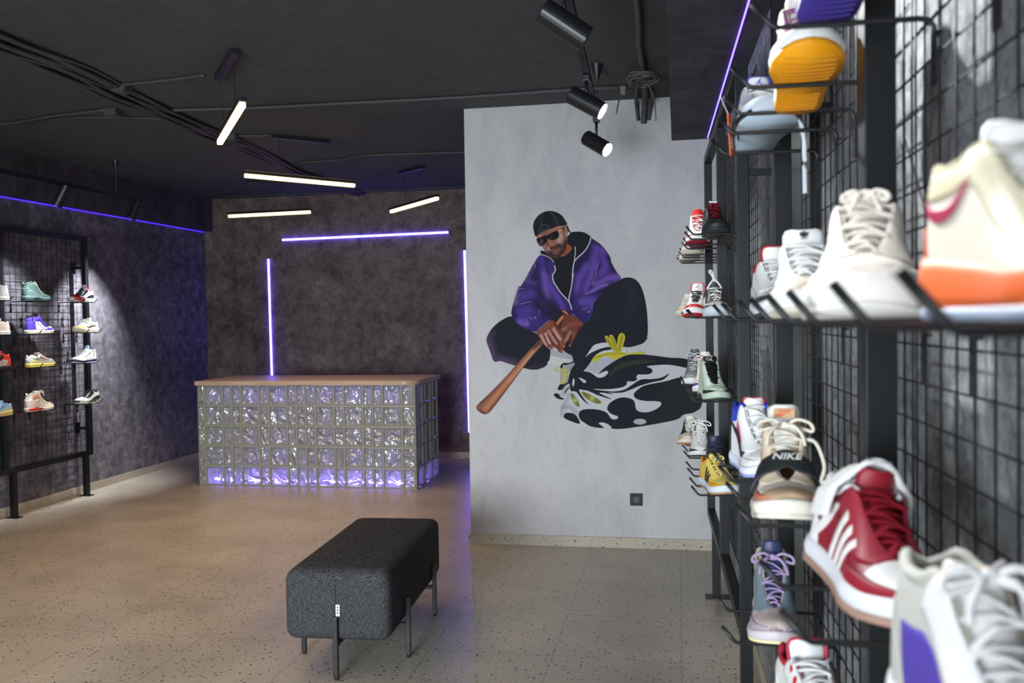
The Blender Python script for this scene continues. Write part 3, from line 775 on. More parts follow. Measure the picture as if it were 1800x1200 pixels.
        for j in range(8):
            bm.faces.new((tops[-1][j], tops[-1][j+1], bots[-1][j+1], bots[-1][j])); bm.faces.new((tops[0][j], tops[0][j+1], bots[0][j+1], bots[0][j]))
        o = new('tongue', bm, s.m(c), s.R, smooth=True)
        # frame on the tongue top for labels
        x0, z0, _ = cen[8]; x1, z1, _ = cen[-2]
        d = Vector((x1-x0, 0, z1-z0)); s.tlen = d.length; d.normalize()
        nrm = Vector((d.z, 0, -d.x)); 
        if nrm.x < 0: nrm = -nrm
        s.tmid = Vector(((x0+x1)/2, 0, (z0+z1)/2)) + nrm*.0045
        s.tM = Matrix((( 0, d.x, nrm.x, s.tmid.x), (1, d.y, nrm.y, s.tmid.y), (0, d.z, nrm.z, s.tmid.z), (0, 0, 0, 1)))
        s.cen = cen
        if sp.get('trim'):
            P = []
            for i in range(7, len(cen)):
                x, z, w = cen[i]; P.append((x+nrm.x*-.006, -w, z+.001))
            Q = [(p[0], -p[1], p[2]) for p in P[::-1]]
            new('tongue_trim', TUBE(cr(P+Q, 2), .0026, 6), s.m(sp['trim']), o, smooth=True)
        return o
    def laces(s):
        sp = s.sp; c = sp.get('lace', (230, 230, 228)); n = sp.get('nl', 6); r = sp.get('lr', .0040)
        lm = sp.get('lmax', .70); bm = bmesh.new(); hi = .415 if sp['ht'] == 'low' else .39; P = []
        for i in range(n):
            u = hi+.03+(lm-hi-.03)*i/(n-1)
            w = interp(WT, u)*s.k+.005; z = interp(s.zt, u)*s.hs+s.spring(u); z2 = z-.002
            dx = .006*(1 if i % 2 else -1)
            pts = [((u-.5)*s.L+dx*t*.9, w*t, z2+.0065*(1-t*t)+(.001 if i % 2 else 0)) for t in (-1, -.6, -.2, .2, .6, 1)]
            tube(bm, cr(pts, 3), r, 8, flat=.5)
            if i < n-1:
                u2 = hi+.03+(lm-hi-.03)*(i+1)/(n-1); w2 = interp(WT, u2)*s.k+.005; z3 = interp(s.zt, u2)*s.hs+s.spring(u2)-.002
                sg = 1 if i % 2 else -1
                pts = [((u-.5)*s.L, sg*w*.98, z2+.0005), (((u+u2)/2-.5)*s.L, 0, (z2+z3)/2+.0085), ((u2-.5)*s.L, -sg*w2*.98, z3+.0005)]
                tube(bm, cr(pts, 4), r*.95, 8, flat=.5)
        o = new('laces', bm, cloth(c), s.R, smooth=True)
        if sp.get('bow'):
            k = sp['bow']; u = hi+.04; x = (u-.5)*s.L+.008; z = interp(s.zt, u)*s.hs+.012; bm = bmesh.new()
            tube(bm, cr([(x, -.006, z), (x+.002, 0, z+.003), (x, .006, z)], 3), r*1.7, 8)
            for sg in (-1, 1):
                tube(bm, cr([(x, sg*.004, z), (x+.006, sg*.022*k, z+.013*k), (x+.008, sg*.046*k, z+.006*k), (x+.014, sg*.050*k, z-.008*k), (x+.01, sg*.030*k, z-.004), (x, sg*.004, z)], 5), r*.8, 7)
                tube(bm, cr([(x, sg*.003, z), (x+.016, sg*.016*k, z+.002), (x+.03*k, sg*.030*k, z-.014), (x+.04*k, sg*.034*k, z-.032*k)], 5), r*.8, 7)
            new('lace_bow', bm, cloth(c), o, smooth=True)
        if sp.get('loop'):   # laces tied high above the tongue
            x, z, w = s.cen[-1]; bm = bmesh.new()
            a = ((hi-.47)*s.L, -.03, interp(s.zt, hi)*s.hs); b = (a[0], .03, a[2])
            top = (x+.004, 0, z+.012)
            tube(bm, cr([a, (a[0]+.006, -.018, a[2]+.02), top, (a[0]+.006, .018, a[2]+.02), b], 6), r, 8)
            tube(bm, cr([top, (x+.004, -.010, z+.03), (x+.004, -.022, z+.048), (x+.004, -.012, z+.05), (x+.004, -.003, z+.03), top], 6), r*.9, 8)
            tube(bm, [(x+.004, -.008, z+.012), (x+.004, .008, z+.012)], r*2, 8)
            new('lace_bow', bm, cloth(c), o, smooth=True)
        return o
    def band(s, name, u0, u1, v0, c, lift=.004, th=.003, flare=0.0):
        """strap running over the instep from side to side"""
        bm = bmesh.new(); A = []
        for k, u in enumerate((u0, u0+(u1-u0)*.33, u0+(u1-u0)*.67, u1)):
            row = []; um = (u0+u1)/2
            for t in [i/12-1 for i in range(25)]:
                side = -1 if t < 0 else 1; a = abs(t)
                if a > .5:
                    v = v0+(1-v0)*(1-a)/.5; p = s.S(u, v, side, lift)
                else:
                    q = s.S(u, 1, side, 0); f = a/.5
                    p = Vector((q.x, q.y*f, q.z+lift+.006*(1-f*f)+flare*(1-f*f)*.5))
                row.append(bm.verts.new(p))
            A.append(row)
        for k in range(3):
            for i in range(24): bm.faces.new((A[k][i], A[k+1][i], A[k+1][i+1], A[k][i+1]))
        o = new(name, bm, s.m(c), s.R, smooth=True)
        md = o.modifiers.new('thickness', 'SOLIDIFY'); md.thickness = th; md.offset = 1
        md = o.modifiers.new('round', 'BEVEL'); md.width = .001; md.segments = 2
        return o

SWOOSH = ([(.685,.62),(.655,.40),(.60,.24),(.52,.20),(.42,.30),(.30,.46),(.18,.62),(.08,.72)], [(.685,.62),(.655,.56),(.62,.46),(.55,.38),(.45,.44),(.32,.56),(.19,.67),(.08,.73)])
def logo_swoosh(s, c, sides=(-1, 1), off=.0022):
    s.strip('side_swoosh', SWOOSH[0], SWOOSH[1], c, off, sides, n=28, rows=4)
def logo_stripes(s, c, sides=(-1, 1), jag=False):
    for i in range(3):
        u = .37+.075*i; s.strip('side_stripe', [(u, .04), (u+.03, .45), (u+.075, .78)], [(u+.042, .04), (u+.07, .42), (u+.105, .72)], c, .0022, sides, n=8, rows=3)
def trefoil(bm, M, r):
    for a in (-42, 0, 42):
        P = []
        A = math.radians(90+a)
        for i in range(16):
            t = i/16*2*PI; x = .55*r*math.cos(t)*.55; y = r*.5+.5*r*math.sin(t)
            P.append(bm.verts.new(M @ Vector((x*math.sin(A)+y*math.cos(A), y*math.sin(A)-x*math.cos(A), 0))))
        bm.faces.new(P)
    for k in range(2):
        y = -.12*r-.2*r*k; P = [bm.verts.new(M @ Vector(p)) for p in ((-.62*r, y, 0), (.62*r, y, 0), (.55*r, y-.09*r, 0), (-.55*r, y-.09*r, 0))]; bm.faces.new(P)
def jumper(bm, M, r):
    """leaping figure emblem"""
    segs = [((.05,.1),(.0,-.25),.13),((.0,-.22),(-.45,-.42),.09),((-.45,-.42),(-.78,-.30),.06),((.0,-.22),(.42,-.5),.09),((.42,-.5),(.70,-.78),.06),((.05,.1),(-.34,.0),.06),((-.34,0),(-.5,-.14),.05),((.05,.12),(.30,.5),.065),((.30,.5),(.36,.82),.05)]
    for a, b, w in segs:
        a, b = Vector((*a, 0))*r, Vector((*b, 0))*r; d = (b-a).normalized(); n = Vector((-d.y, d.x, 0))*w*r
        bm.faces.new([bm.verts.new(M @ p) for p in (a+n, a-n, b-n*.7, b+n*.7)])
    for c, q in (((.10,.28), .12), ((.38,.93), .12)):
        bm.faces.new([bm.verts.new(M @ Vector((c[0]*r+q*r*math.cos(t), c[1]*r+q*r*math.sin(t), 0))) for t in [i*PI/6 for i in range(12)]])
def build_shoe(sp, root):
    s = Shoe(root, sp); s.sole(); s.upper(); tg_ = s.tongue()
    P = sp.get('panels', {})
    if 'heel' in P: s.strip('heel_panel', [(.0,.02),(.1,.02),(.22,.02)], [(.0,.66),(.08,.62),(.17,.42)], P['heel'])
    if 'mud' in P: s.strip('mudguard', [(.55,.0),(.72,.0),(.88,.0),(.99,.0)], [(.58,.26),(.70,.42),(.84,.52),(.99,.60)], P['mud'])
    if 'toe' in P: s.strip('toe_box', [(.78,.56),(.86,.56),(.93,.58),(.985,.62)], [(.74,1),(.83,1),(.92,1),(.985,1)], P['toe'], .0008)
    if 'cap' in P: s.strip('toe_cap', [(.86,.0),(.93,.0),(.995,.0)], [(.86,1),(.93,1),(.985,1)], P['cap'])
    if 'stay' in P: s.strip('eyestay', [(.33,.74),(.44,.60),(.56,.56),(.68,.62),(.76,.84)], [(.38,.995),(.46,.995),(.57,.995),(.67,.995),(.745,.995)], P['stay'], .0016)
    if 'collarp' in P: s.strip('collar_panel', [(.0,.70),(.12,.70),(.25,.72),(.37,.74)], [(.0,.97),(.12,.97),(.25,.97),(.39,.97)], P['collarp'], .0012)
    if 'quarter' in P: s.strip('quarter_panel', [(.22,.04),(.35,.04),(.5,.04),(.62,.04)], [(.18,.60),(.32,.60),(.46,.52),(.62,.40)], P['quarter'], .0008)
    if 'wave' in P: s.strip('side_overlay', [(.02,.0),(.2,.0),(.4,.0),(.55,.0)], [(.06,.40),(.18,.52),(.34,.30),(.55,.06)], P['wave'], .0018)
    for k, (lo, hi, c) in enumerate(sp.get('extra', [])): s.strip('overlay', lo, hi, c, .0016)
    for lo, hi, c in sp.get('solepan', []): s.sole_strip('sole_panel', lo, hi, c)
    s.laces()
    lg = sp.get('logo')
    if lg: (logo_swoosh if lg[0] == 'swoosh' else logo_stripes)(s, lg[1])
    tl = sp.get('tlogo')
    if tl:
        kind, c, r = tl; ink = mat('ink_%d_%d_%d' % tuple(c), c, .6); M = s.tM @ Matrix.Translation((0, 0, .0012))
        if kind == 'jumper': bm = bmesh.new(); jumper(bm, M, r); new('tongue_emblem', bm, ink, tg_)
        elif kind == 'trefoil': bm = bmesh.new(); trefoil(bm, M, r); new('tongue_emblem', bm, ink, tg_)
        elif kind == 'label':
            lc, ic = c, sp['tink']
            bm = bmesh.new(); box(bm, -.020, .020, -.009, .009, 0, .0015, M=M); lb = new('tongue_label', bm, mat('label_%d_%d_%d' % tuple(lc), lc, .6), tg_)
            ti = mat('ink_%d_%d_%d' % tuple(ic), ic, .6)
            bm = bmesh.new(); N_ = 14
            lo_ = [Vector((-.017+.030*(i/N_), -.005+.006*(2*(i/N_)-.5)**2, .0018)) for i in range(N_+1)]
            hi_ = [Vector((p.x, p.y+.0035*math.sin(PI*min(1, (i/N_)*1.6)) if i/N_ < .62 else p.y+.001, .0018)) for i, p in enumerate(lo_)]
            A = [bm.verts.new(M @ p) for p in lo_]; Bv = [bm.verts.new(M @ (p+Vector((0, .0005, 0)))) for p in hi_]
            for i in range(N_): bm.faces.new((A[i], A[i+1], Bv[i+1], Bv[i]))
            new('label_swoosh', bm, ti, lb)
            text_mesh('label_text', sp.get('ttext', 'NIKE'), .009, ti, lb, M @ Matrix.Translation((0, .0042, .0018)), .0002, 1.15)
        elif kind == 'tag':
            bm = bmesh.new(); box(bm, -.017, .017, -.008, .010, .001, .002, M=M); new('price_tag', bm, mat('tag_white', (235, 235, 235), .7), tg_)
    return s
def hang_tag(root, y, c, z=.03):
    t = new('swing_tag', BX(-.001, .001, -.017, .017, -.09, 0), mat('swing_tag_%d' % c[0], c, .6), root)
    t.location = (.03, y, z); t.rotation_euler = (math.radians(14), 0, math.radians(70))
    new('tag_print', BX(-.0018, .0018, -.006, .006, -.075, -.05), mat('tag_white', (235, 235, 235), .7), t)
    new('tag_print', BX(-.0018, .0018, -.006, .006, -.04, -.02), mat('tag_white', (235, 235, 235), .7), t)
    new('tag_string', TUBE(cr([(0, 0, -.004), (-.01, .004, .02), (-.02, .012, .045)], 5), .0008, 5), mat('tag_white', (235, 235, 235), .7), t)
# ------------------------------------------------------------------ what stands on the hooks
WH, OW, CR, BK, RD, BU, NV, PU, TE, GY = (232,233,232), (222,220,210), (214,204,182), (26,27,29), (196,36,40), (132,24,44), (34,40,70), (74,58,160), (62,86,84), (140,142,144)
def LV(row, y):
    return {0: 2.0-.022*(y-1.33), 1: 1.588, 2: 1.226, 3: .882}[row] if True else 0
LZ = {0: 1.80, 1: 1.525, 2: 1.245, 3: .875}
n_shoe = 0
def put(side, row, y, sp, label, short, xp=.25, yaw=0, pitch=0, dz=0, flip=False, hooks=(-.09, .09), roll=0):
    """side R/L rack; y = centre along the wall; yaw/pitch in degrees (pitch lifts the toe)"""
    if side == 'R':
        z = LV(row, y)+.0045+dz; loc = rw(xp, y, z); rz = -PI/2+RZ+math.radians(yaw)
    else:
        z = LZ[row]+.0045+dz; loc = (xp, y, z); rz = (-PI/2 if flip else PI/2)+math.radians(yaw)
    r = thing('sneaker', label, 'sneaker', loc, 0, None, rot=(math.radians(roll), -math.radians(pitch), rz))
    s = build_shoe(sp, r)
    for k, d in enumerate(hooks):
        hy = y+d; hz = (LV(row, hy) if side == 'R' else LZ[row])
        far = d > 0
        lab = 'wire hook under the %s, %s of its pair' % (short, 'farther' if far else 'nearer')
        if side == 'R': hook('R', rw(.382, hy, hz), RZ, lab, 'wire hooks of the right racks')
        else: hook('L', (-5.502, hy, hz), 0, lab, 'wire hooks of the left rack')
    return r, s
G = lambda c, d: tuple(max(0, min(255, v+d)) for v in c)
# ---- right wall, top row
r, s = put('R', 0, 1.22, dict(ht='mid', up=(40,36,52), out=PU, sole=(24,24,28), tread=1, oz=.008, collar=(30,30,34), tongue=(40,38,50), lace=BK),
    'dark sneaker with a violet outsole at the very top edge of the photo', 'violet soled sneaker at the top edge', xp=.243, pitch=8, dz=.024, hooks=(-.12, .11))
r, s = put('R', 0, 1.66, dict(ht='high', up=(158,104,138), out=(238,160,8), sole=WH, tread=1, oz=.011, th=(.032,.028), panels=dict(toe=(166,112,144), mud=(150,96,132), stay=(140,84,120), heel=(236,150,20), quarter=(222,216,216)),
    collar=OW, lining=OW, tongue=(1,226,224,216), lace=(160,110,140), logo=('swoosh', OW), tl=.035),
    'mauve high top sneaker with bright yellow outsole seen from below', 'mauve yellow soled high top', xp=.262, pitch=7, dz=.0, yaw=-4, hooks=(-.02, .17))
r, s = put('R', 0, 2.12, dict(ht='mid', w=1.16, up=WH, out=(172,190,204), sole=(176,192,204), th=(.036,.03), panels=dict(mud=(226,230,232), stay=(206,212,220), wave=(196,202,206), cap=(222,226,230)),
    collar=(88,78,196), lining=WH, tongue=(214,218,222), trim=(82,70,190), lace=WH, solepan=[([(.3,.0),(.6,.0),(.95,.0)], [(.3,.45),(.6,.5),(.95,.35)], BK)], tlogo=('jumper', (82,70,190), .012)),
    'white and pale blue sneaker with violet piping and an orange swing tag', 'white sneaker with the orange swing tag', xp=.245, pitch=4, dz=.012, yaw=2, hooks=(-.12, .10))
hang_tag(r, -.075, (238,98,24), .045)
new('hanging_lace', TUBE(cr([(.06, .04, .05), (.10, .06, .01), (.095, .072, -.03), (.09, .074, -.09), (.092, .073, -.15)], 6), [.006]*12+[.005]*13, 8, flat=.5), cloth((206,214,222)), r, smooth=True)
r, s = put('R', 0, 4.03, dict(ht='mid', up=(34,36,38), out=(50,54,58), sole=(38,42,44), th=(.034,.028), panels=dict(toe=(44,46,48), mud=(30,32,34), stay=(28,28,30), heel=(26,28,30), wave=(66,74,80)), collar=BK, lining=(30,28,30), tongue=(28,28,30), lace=(120,20,44), tlogo=('tag', WH, 0), tl=.036, bow=.5),
    'black leather sneaker with a white price tag on the tongue, above eye level', 'black sneaker with the white tag', xp=.262, yaw=3, hooks=(-.08, .12))
r, s = put('R', 0, 4.5, dict(ht='high', up=(208,40,44), out=(126,20,40), sole=WH, panels=dict(toe=WH, mud=(204,36,40), stay=WH, heel=WH, quarter=WH), collar=RD, lining=OW, tongue=(1,208,52,52), lace=WH, oz=.009, tl=.034),
    'red and white sneaker with a dark red outsole, behind the black one', 'red and white sneaker', xp=.215, yaw=-4, hooks=(-.10, .10))
put('R', 0, 5.02, dict(ht='low', up=OW, out=(206,200,184), sole=OW, panels=dict(mud=CR, heel=CR), tongue=OW, lace=OW, oz=.012),
    'cream soled sneaker, second from the far end of the top row on the right wall', 'second last sneaker of the top row', xp=.205, hooks=(-.08, .10))
put('R', 0, 5.40, dict(ht='low', up=(206,206,200), out=(196,192,180), sole=OW, panels=dict(mud=GY, heel=GY), tongue=OW, lace=OW, oz=.012),
    'pale sneaker at the far end of the top row on the right wall', 'last sneaker of the top row', xp=.205, hooks=(-.08, .10))
# ---- right wall, eye level row
r, s = put('R', 1, .68, dict(ht='high', up=(226,222,206), out=(150,166,190), sole=(246,112,52), th=(.050,.036), oz=.010, L=.30, hs=.83, w=1.12, panels=dict(stay=(214,206,178), toe=(224,218,200), mud=(226,224,210), collarp=(210,202,168)),
    collar=(206,198,166), lining=(200,194,170), tongue=(238,238,238), lace=OW, tl=.018, tw=.028,
    extra=[([(.0,.0),(.06,.0),(.14,.0)], [(.0,.40),(.06,.38),(.12,.05)], (246,116,56)), ([(.10,.60),(.18,.44),(.27,.50),(.37,.74)], [(.10,.70),(.17,.60),(.26,.60),(.37,.76)], (170,28,74))]),
    'large cream sneaker with orange midsole and maroon mark, closest to the camera', 'cream sneaker with the orange midsole', xp=.272, yaw=6, hooks=(-.12, .08))
r, s = put('R', 1, 1.13, dict(ht='mid', up=(1,226,220,210), out=(226,226,222), sole=(236,236,232), th=(.040,.032), panels=dict(stay=(220,212,202), mud=(232,228,222), heel=(228,224,216), wave=(236,234,230)),
    collar=(222,214,204), lining=(206,198,188), tongue=(1,224,216,206), lace=(226,220,210), bow=.5, hs=1.12, tl=.012, L=.31, w=1.2),
    'off white knitted chunky sneaker behind the orange soled one at eye level', 'off white chunky sneaker', xp=.248, yaw=-13, hooks=(-.13, .05), roll=0)
r, s = put('R', 1, 1.53, dict(ht='mid', up=WH, out=(206,200,184), sole=WH, th=(.03,.026), panels=dict(stay=WH, heel=WH, toe=(224,214,192), cap=(222,212,190), mud=(230,226,216)),
    collar=WH, lining=(220,220,220), tongue=WH, lace=WH, logo=('stripes', (40,44,48)), tlogo=('trefoil', (30,30,32), .010), tl=.030, tw=.032, hs=.98, w=1.15),
    'white sneaker with a beige toe and black three leaf mark on its tongue', 'white sneaker with the three leaf mark', xp=.242, yaw=-7, hooks=(-.15, .04))
r, s = put('R', 1, 2.02, dict(ht='mid', up=WH, out=(60,62,66), sole=(214,218,228), th=(.034,.028), panels=dict(stay=WH, heel=(48,50,52), mud=(60,62,64), wave=(210,214,222)), collar=(190,30,40), lining=WH, tongue=WH, trim=(190,30,40), lace=WH, tl=.036),
    'white sneaker with grey mudguard and red tipped tongue, partly hidden at eye level', 'white sneaker with the red tipped tongue', xp=.262, yaw=2, hooks=(-.08, .20))
r, s = put('R', 1, 3.98, dict(ht='mid', up=WH, out=(196,206,218), sole=(204,212,222), th=(.036,.032), panels=dict(stay=(58,50,48), toe=WH, mud=(72,66,64), heel=WH, collarp=(54,48,48)), collar=(54,48,48), lining=(60,56,56),
    tongue=(66,62,60), lace=(236,236,236), loop=1, nl=5, lr=.0042, extra=[([(.66,.16),(.72,.20),(.80,.24)], [(.68,.34),(.74,.36),(.80,.34)], (196,50,50))]),
    'white and charcoal sneaker with white laces tied up in a high loop', 'sneaker with the high lace loop', xp=.26, yaw=2, hooks=(-.09, .10))
r, s = put('R', 1, 4.47, dict(ht='mid', up=WH, out=(190,30,36), sole=WH, th=(.034,.028), panels=dict(stay=OW, mud=(180,30,34), toe=WH, heel=(220,190,90), cap=(200,34,38)), collar=(200,40,44), lining=WH, tongue=(224,228,232), trim=(206,40,52), lace=(40,40,42),
    tlogo=('jumper', (204,40,52), .013), tl=.044, tw=.030, solepan=[([(.3,.1),(.6,.1),(.9,.1)], [(.3,.7),(.6,.8),(.9,.6)], BK)]),
    'white sneaker with black laces and red leaping figure on its tall tongue', 'white sneaker with the red leaping figure', xp=.205, yaw=-9, hooks=(-.08, .12))
put('R', 1, 5.05, dict(ht='low', up=(226,218,190), out=CR, sole=OW, panels=dict(mud=(222,190,110), heel=(224,196,110)), tongue=OW, lace=OW), 'cream and yellow sneaker at the far end of the eye level row on the right', 'cream and yellow sneaker', xp=.185, yaw=-8, hooks=(-.08, .10))
# ---- right wall, third row
r, s = put('R', 2, .76, dict(ht='high', up=(1,196,196,190), out=(200,200,200), sole=(226,226,230), th=(.034,.028), L=.30, panels=dict(stay=(228,228,230), heel=(196,196,190), toe=(224,224,226), mud=(84,66,170), quarter=(84,66,170)),
    collar=(202,202,194), lining=(190,186,170), tongue=(232,230,228), trim=(214,150,110), lace=(236,236,236), bow=.8, tl=.01, lr=.0045),
    'grey suede high top with violet panels in the bottom right corner', 'grey suede high top', xp=.262, yaw=6, hooks=(-.12, .06))
r, s = put('R', 2, 1.20, dict(ht='mid', hs=1.05, w=1.12, up=BU, out=(168,136,120), sole=(226,230,236), th=(.034,.030), oz=.010, L=.305, panels=dict(heel=WH, mud=(150,30,46), toe=WH, stay=(150,36,54), quarter=(146,28,46)),
    collar=WH, lining=(120,20,36), tongue=(142,24,42), lace=(136,22,38), logo=('stripes', (236,236,232)), nl=7, tl=.03,
    extra=[([(.10,.10),(.16,.3),(.24,.6),(.30,.8)], [(.14,.06),(.22,.26),(.30,.5),(.36,.72)], WH)]),
    'burgundy high top with three white side stripes and a raised white ankle strap', 'burgundy high top with white stripes', xp=.262, yaw=9, pitch=-3, roll=-11, dz=.012, hooks=(-.13, .08))
s.band('ankle_strap', .20, .36, .55, WH, .012, .007, .035)
text_mesh('strap_text', 'adidas', .014, mat('ink_150_140_150', (150,140,150), .6), r, Matrix.Translation((-.044, 0, .165)) @ Matrix.Rotation(PI/2, 4, 'Z') @ Matrix.Rotation(math.radians(12), 4, 'X'), .0004)
r, s = put('R', 2, 1.78, dict(ht='high', up=(228,222,212), out=(226,220,206), sole=(230,226,214), th=(.034,.030), L=.30, oz=.008, w=1.18, panels=dict(toe=(226,220,206), mud=(204,120,90), stay=(220,204,178), heel=(206,150,90), collarp=(214,160,110), cap=(196,168,136)),
    collar=(220,170,110), lining=(214,170,120), tongue=(222,222,216), lace=(228,222,208), bow=1.0, tlogo=('label', (196,160,120), .01), tink=(222,74,50), tl=.045, tw=.029, lr=.0042, nl=5, lmax=.57, tb=.60),
    'cream high top with tan and coral toe, black instep strap and loose white laces', 'cream high top with the black strap', xp=.244, yaw=-5, hooks=(-.13, .09))
st = s.band('instep_strap', .555, .675, .22, (40,44,46), .007, .004)
text_mesh('strap_text', 'NIKE', .022, mat('ink_230_230_224', (230,230,224), .6), st, Matrix.Translation((.0355, 0, .1035)) @ Matrix.Rotation(PI/2, 4, 'Z') @ Matrix.Rotation(math.radians(36), 4, 'X'), .0006, 1.1, shear=.25)
new('hanging_lace', TUBE(cr([(.0, .03, .13), (.03, .052, .13), (.05, .066, .09), (.06, .060, .06), (.065, .085, .075), (.06, .11, .07)], 6), .0036, 7), cloth((226,220,206)), r, smooth=True)
r, s = put('R', 2, 2.20, dict(ht='high', up=(230,232,238), out=(150,166,214), sole=(222,228,240), panels=dict(toe=WH, collarp=(40,66,200), stay=WH, mud=WH), collar=(36,60,190), lining=WH, tongue=WH, trim=(200,34,50), lace=WH, logo=('swoosh', (24,26,40)), tl=.02,
    extra=[([(.34,.56),(.42,.5),(.50,.48)], [(.34,.68),(.42,.62),(.50,.56)], (204,40,110))]),
    'white and royal blue high top with black side mark, half hidden behind the cream one', 'royal blue and white high top', xp=.240, yaw=9, hooks=(-.12, .08))
r, s = put('R', 2, 4.06, dict(ht='high', up=(184,204,184), out=(60,66,64), sole=(186,206,188), th=(.036,.030), panels=dict(toe=(184,204,184), mud=(36,40,40), stay=(190,208,190), heel=(186,206,188)), collar=(176,196,178), lining=(40,42,44), tongue=BK, lace=(26,28,30), tlogo=('jumper', (214,220,214), .014), tl=.03, tw=.03, hs=1.05,
    solepan=[([(.2,.0),(.4,.0),(.55,.0)], [(.2,.5),(.4,.5),(.55,.3)], BK)]),
    'mint green and black high top with a pale leaping figure on its tongue', 'mint green high top', xp=.25, yaw=9, hooks=(-.08, .10))
r, s = put('R', 2, 4.52, dict(ht='high', up=(220,206,204), out=OW, sole=WH, panels=dict(mud=(88,64,160), stay=(226,214,208), heel=(96,72,170), toe=(226,218,214), quarter=(92,70,168)), collar=(224,206,196), lining=(226,200,180), tongue=(224,214,208), lace=(216,200,200), bow=1.0, tl=.04),
    'pale pink and violet high top behind the mint green one', 'pale pink and violet high top', xp=.245, yaw=-5, hooks=(-.09, .10))
r, s = put('R', 2, 5.0, dict(ht='high', up=(142,148,148), out=WH, sole=WH, panels=dict(toe=(158,162,162), mud=(136,142,142), stay=(104,110,110), heel=(120,126,126), collarp=(70,76,78)), collar=(70,76,78), lining=(60,66,66), tongue=(92,98,98), lace=(206,210,212), bow=.7, tl=.035, nl=7),
    'silver grey high top with white sole before the mural', 'silver grey high top', xp=.212, yaw=-8, hooks=(-.12, .10))
# ---- right wall, bottom row
r, s = put('R', 3, 1.60, dict(ht='low', up=WH, out=(190,30,40), sole=WH, L=.30, panels=dict(stay=WH, mud=WH, toe=WH, heel=WH), collar=(190,50,70), lining=(176,40,66), tongue=(222,226,228), trim=(190,40,60), lace=(232,232,230), nl=5, lr=.0055, tl=.036, tw=.032, hs=1.12, w=1.12,
    extra=[([(.44,.90),(.46,.86),(.48,.88)], [(.44,.96),(.46,.97),(.48,.94)], RD), ([(.52,.88),(.54,.84),(.56,.86)], [(.52,.95),(.54,.96),(.56,.93)], RD), ([(.60,.88),(.62,.84),(.64,.86)], [(.60,.95),(.62,.96),(.64,.93)], RD)]),
    'white low sneaker with wide laces and red eyelets at the bottom edge', 'white sneaker with red eyelets', xp=.262, yaw=4, hooks=(-.09, .10))
r, s = put('R', 3, 2.12, dict(ht='high', up=(178,164,160), out=(232,226,170), sole=(196,190,196), panels=dict(stay=(108,124,134), mud=(170,158,170), toe=(186,172,166), heel=(150,160,160), collarp=(222,216,176), quarter=(120,136,142)), collar=(228,222,180), lining=(206,200,170), tongue=(44,54,92), lace=(168,148,186), bow=.9, tl=.04, tw=.022),
    'taupe and grey high top with lilac laces and a navy tongue', 'taupe high top with lilac laces', xp=.262, yaw=-4, hooks=(-.10, .12))
r, s = put('R', 3, 3.76, dict(ht='mid', w=1.15, up=(222,196,90), out=(176,138,90), sole=(214,226,240), th=(.034,.032), oz=.007, panels=dict(mud=(222,152,24), stay=(226,204,104), toe=(220,194,92), heel=(224,150,30)), collar=(214,140,40), lining=(110,90,40), tongue=(214,184,76), lace=(232,220,140), logo=('stripes', (40,28,26)), nl=7, bow=.5, tl=.024, tlogo=('trefoil', (110,84,30), .007)),
    'yellow sneaker with three jagged black stripes and pale blue midsole', 'yellow sneaker with black stripes', xp=.25, yaw=15, hooks=(-.09, .10))
r, s = put('R', 3, 4.18, dict(ht='mid', up=(44,48,66), out=(150,152,156), sole=(86,90,98), panels=dict(stay=(30,34,50), toe=(50,54,70), mud=(96,98,104), heel=(40,44,66), collarp=(34,42,84)), collar=(38,46,92), lining=(36,40,70), tongue=(40,46,78), lace=(60,64,80), tl=.036, tw=.03, hs=1.05),
    'navy sneaker with grey sole behind the yellow one', 'navy sneaker', xp=.27, yaw=0, hooks=(-.08, .10))
r, s = put('R', 3, 4.72, dict(ht='high', up=(214,216,216), out=BK, sole=(222,222,222), panels=dict(mud=(64,66,68), stay=(200,204,204), toe=(220,222,222), heel=(40,42,44), collarp=(200,204,204)), collar=(36,38,40), lining=(46,48,48), tongue=(222,222,220), lace=(236,236,234), nl=8, bow=1.1, tl=.025, tw=.028),
    'white and grey high top with long white laces above the bottom of the mural', 'white and grey laced high top', xp=.225, yaw=-2, hooks=(-.10, .12))
r, s = put('R', 3, 5.16, dict(ht='mid', up=(226,214,200), out=(190,120,60), sole=OW, panels=dict(heel=(30,30,32), mud=(214,170,120), stay=BK), collar=BK, lining=(60,56,52), tongue=OW, lace=OW), 'cream and black sneaker at the far end of the bottom right row', 'cream and black sneaker', xp=.19, yaw=-8, hooks=(-.09, .10))

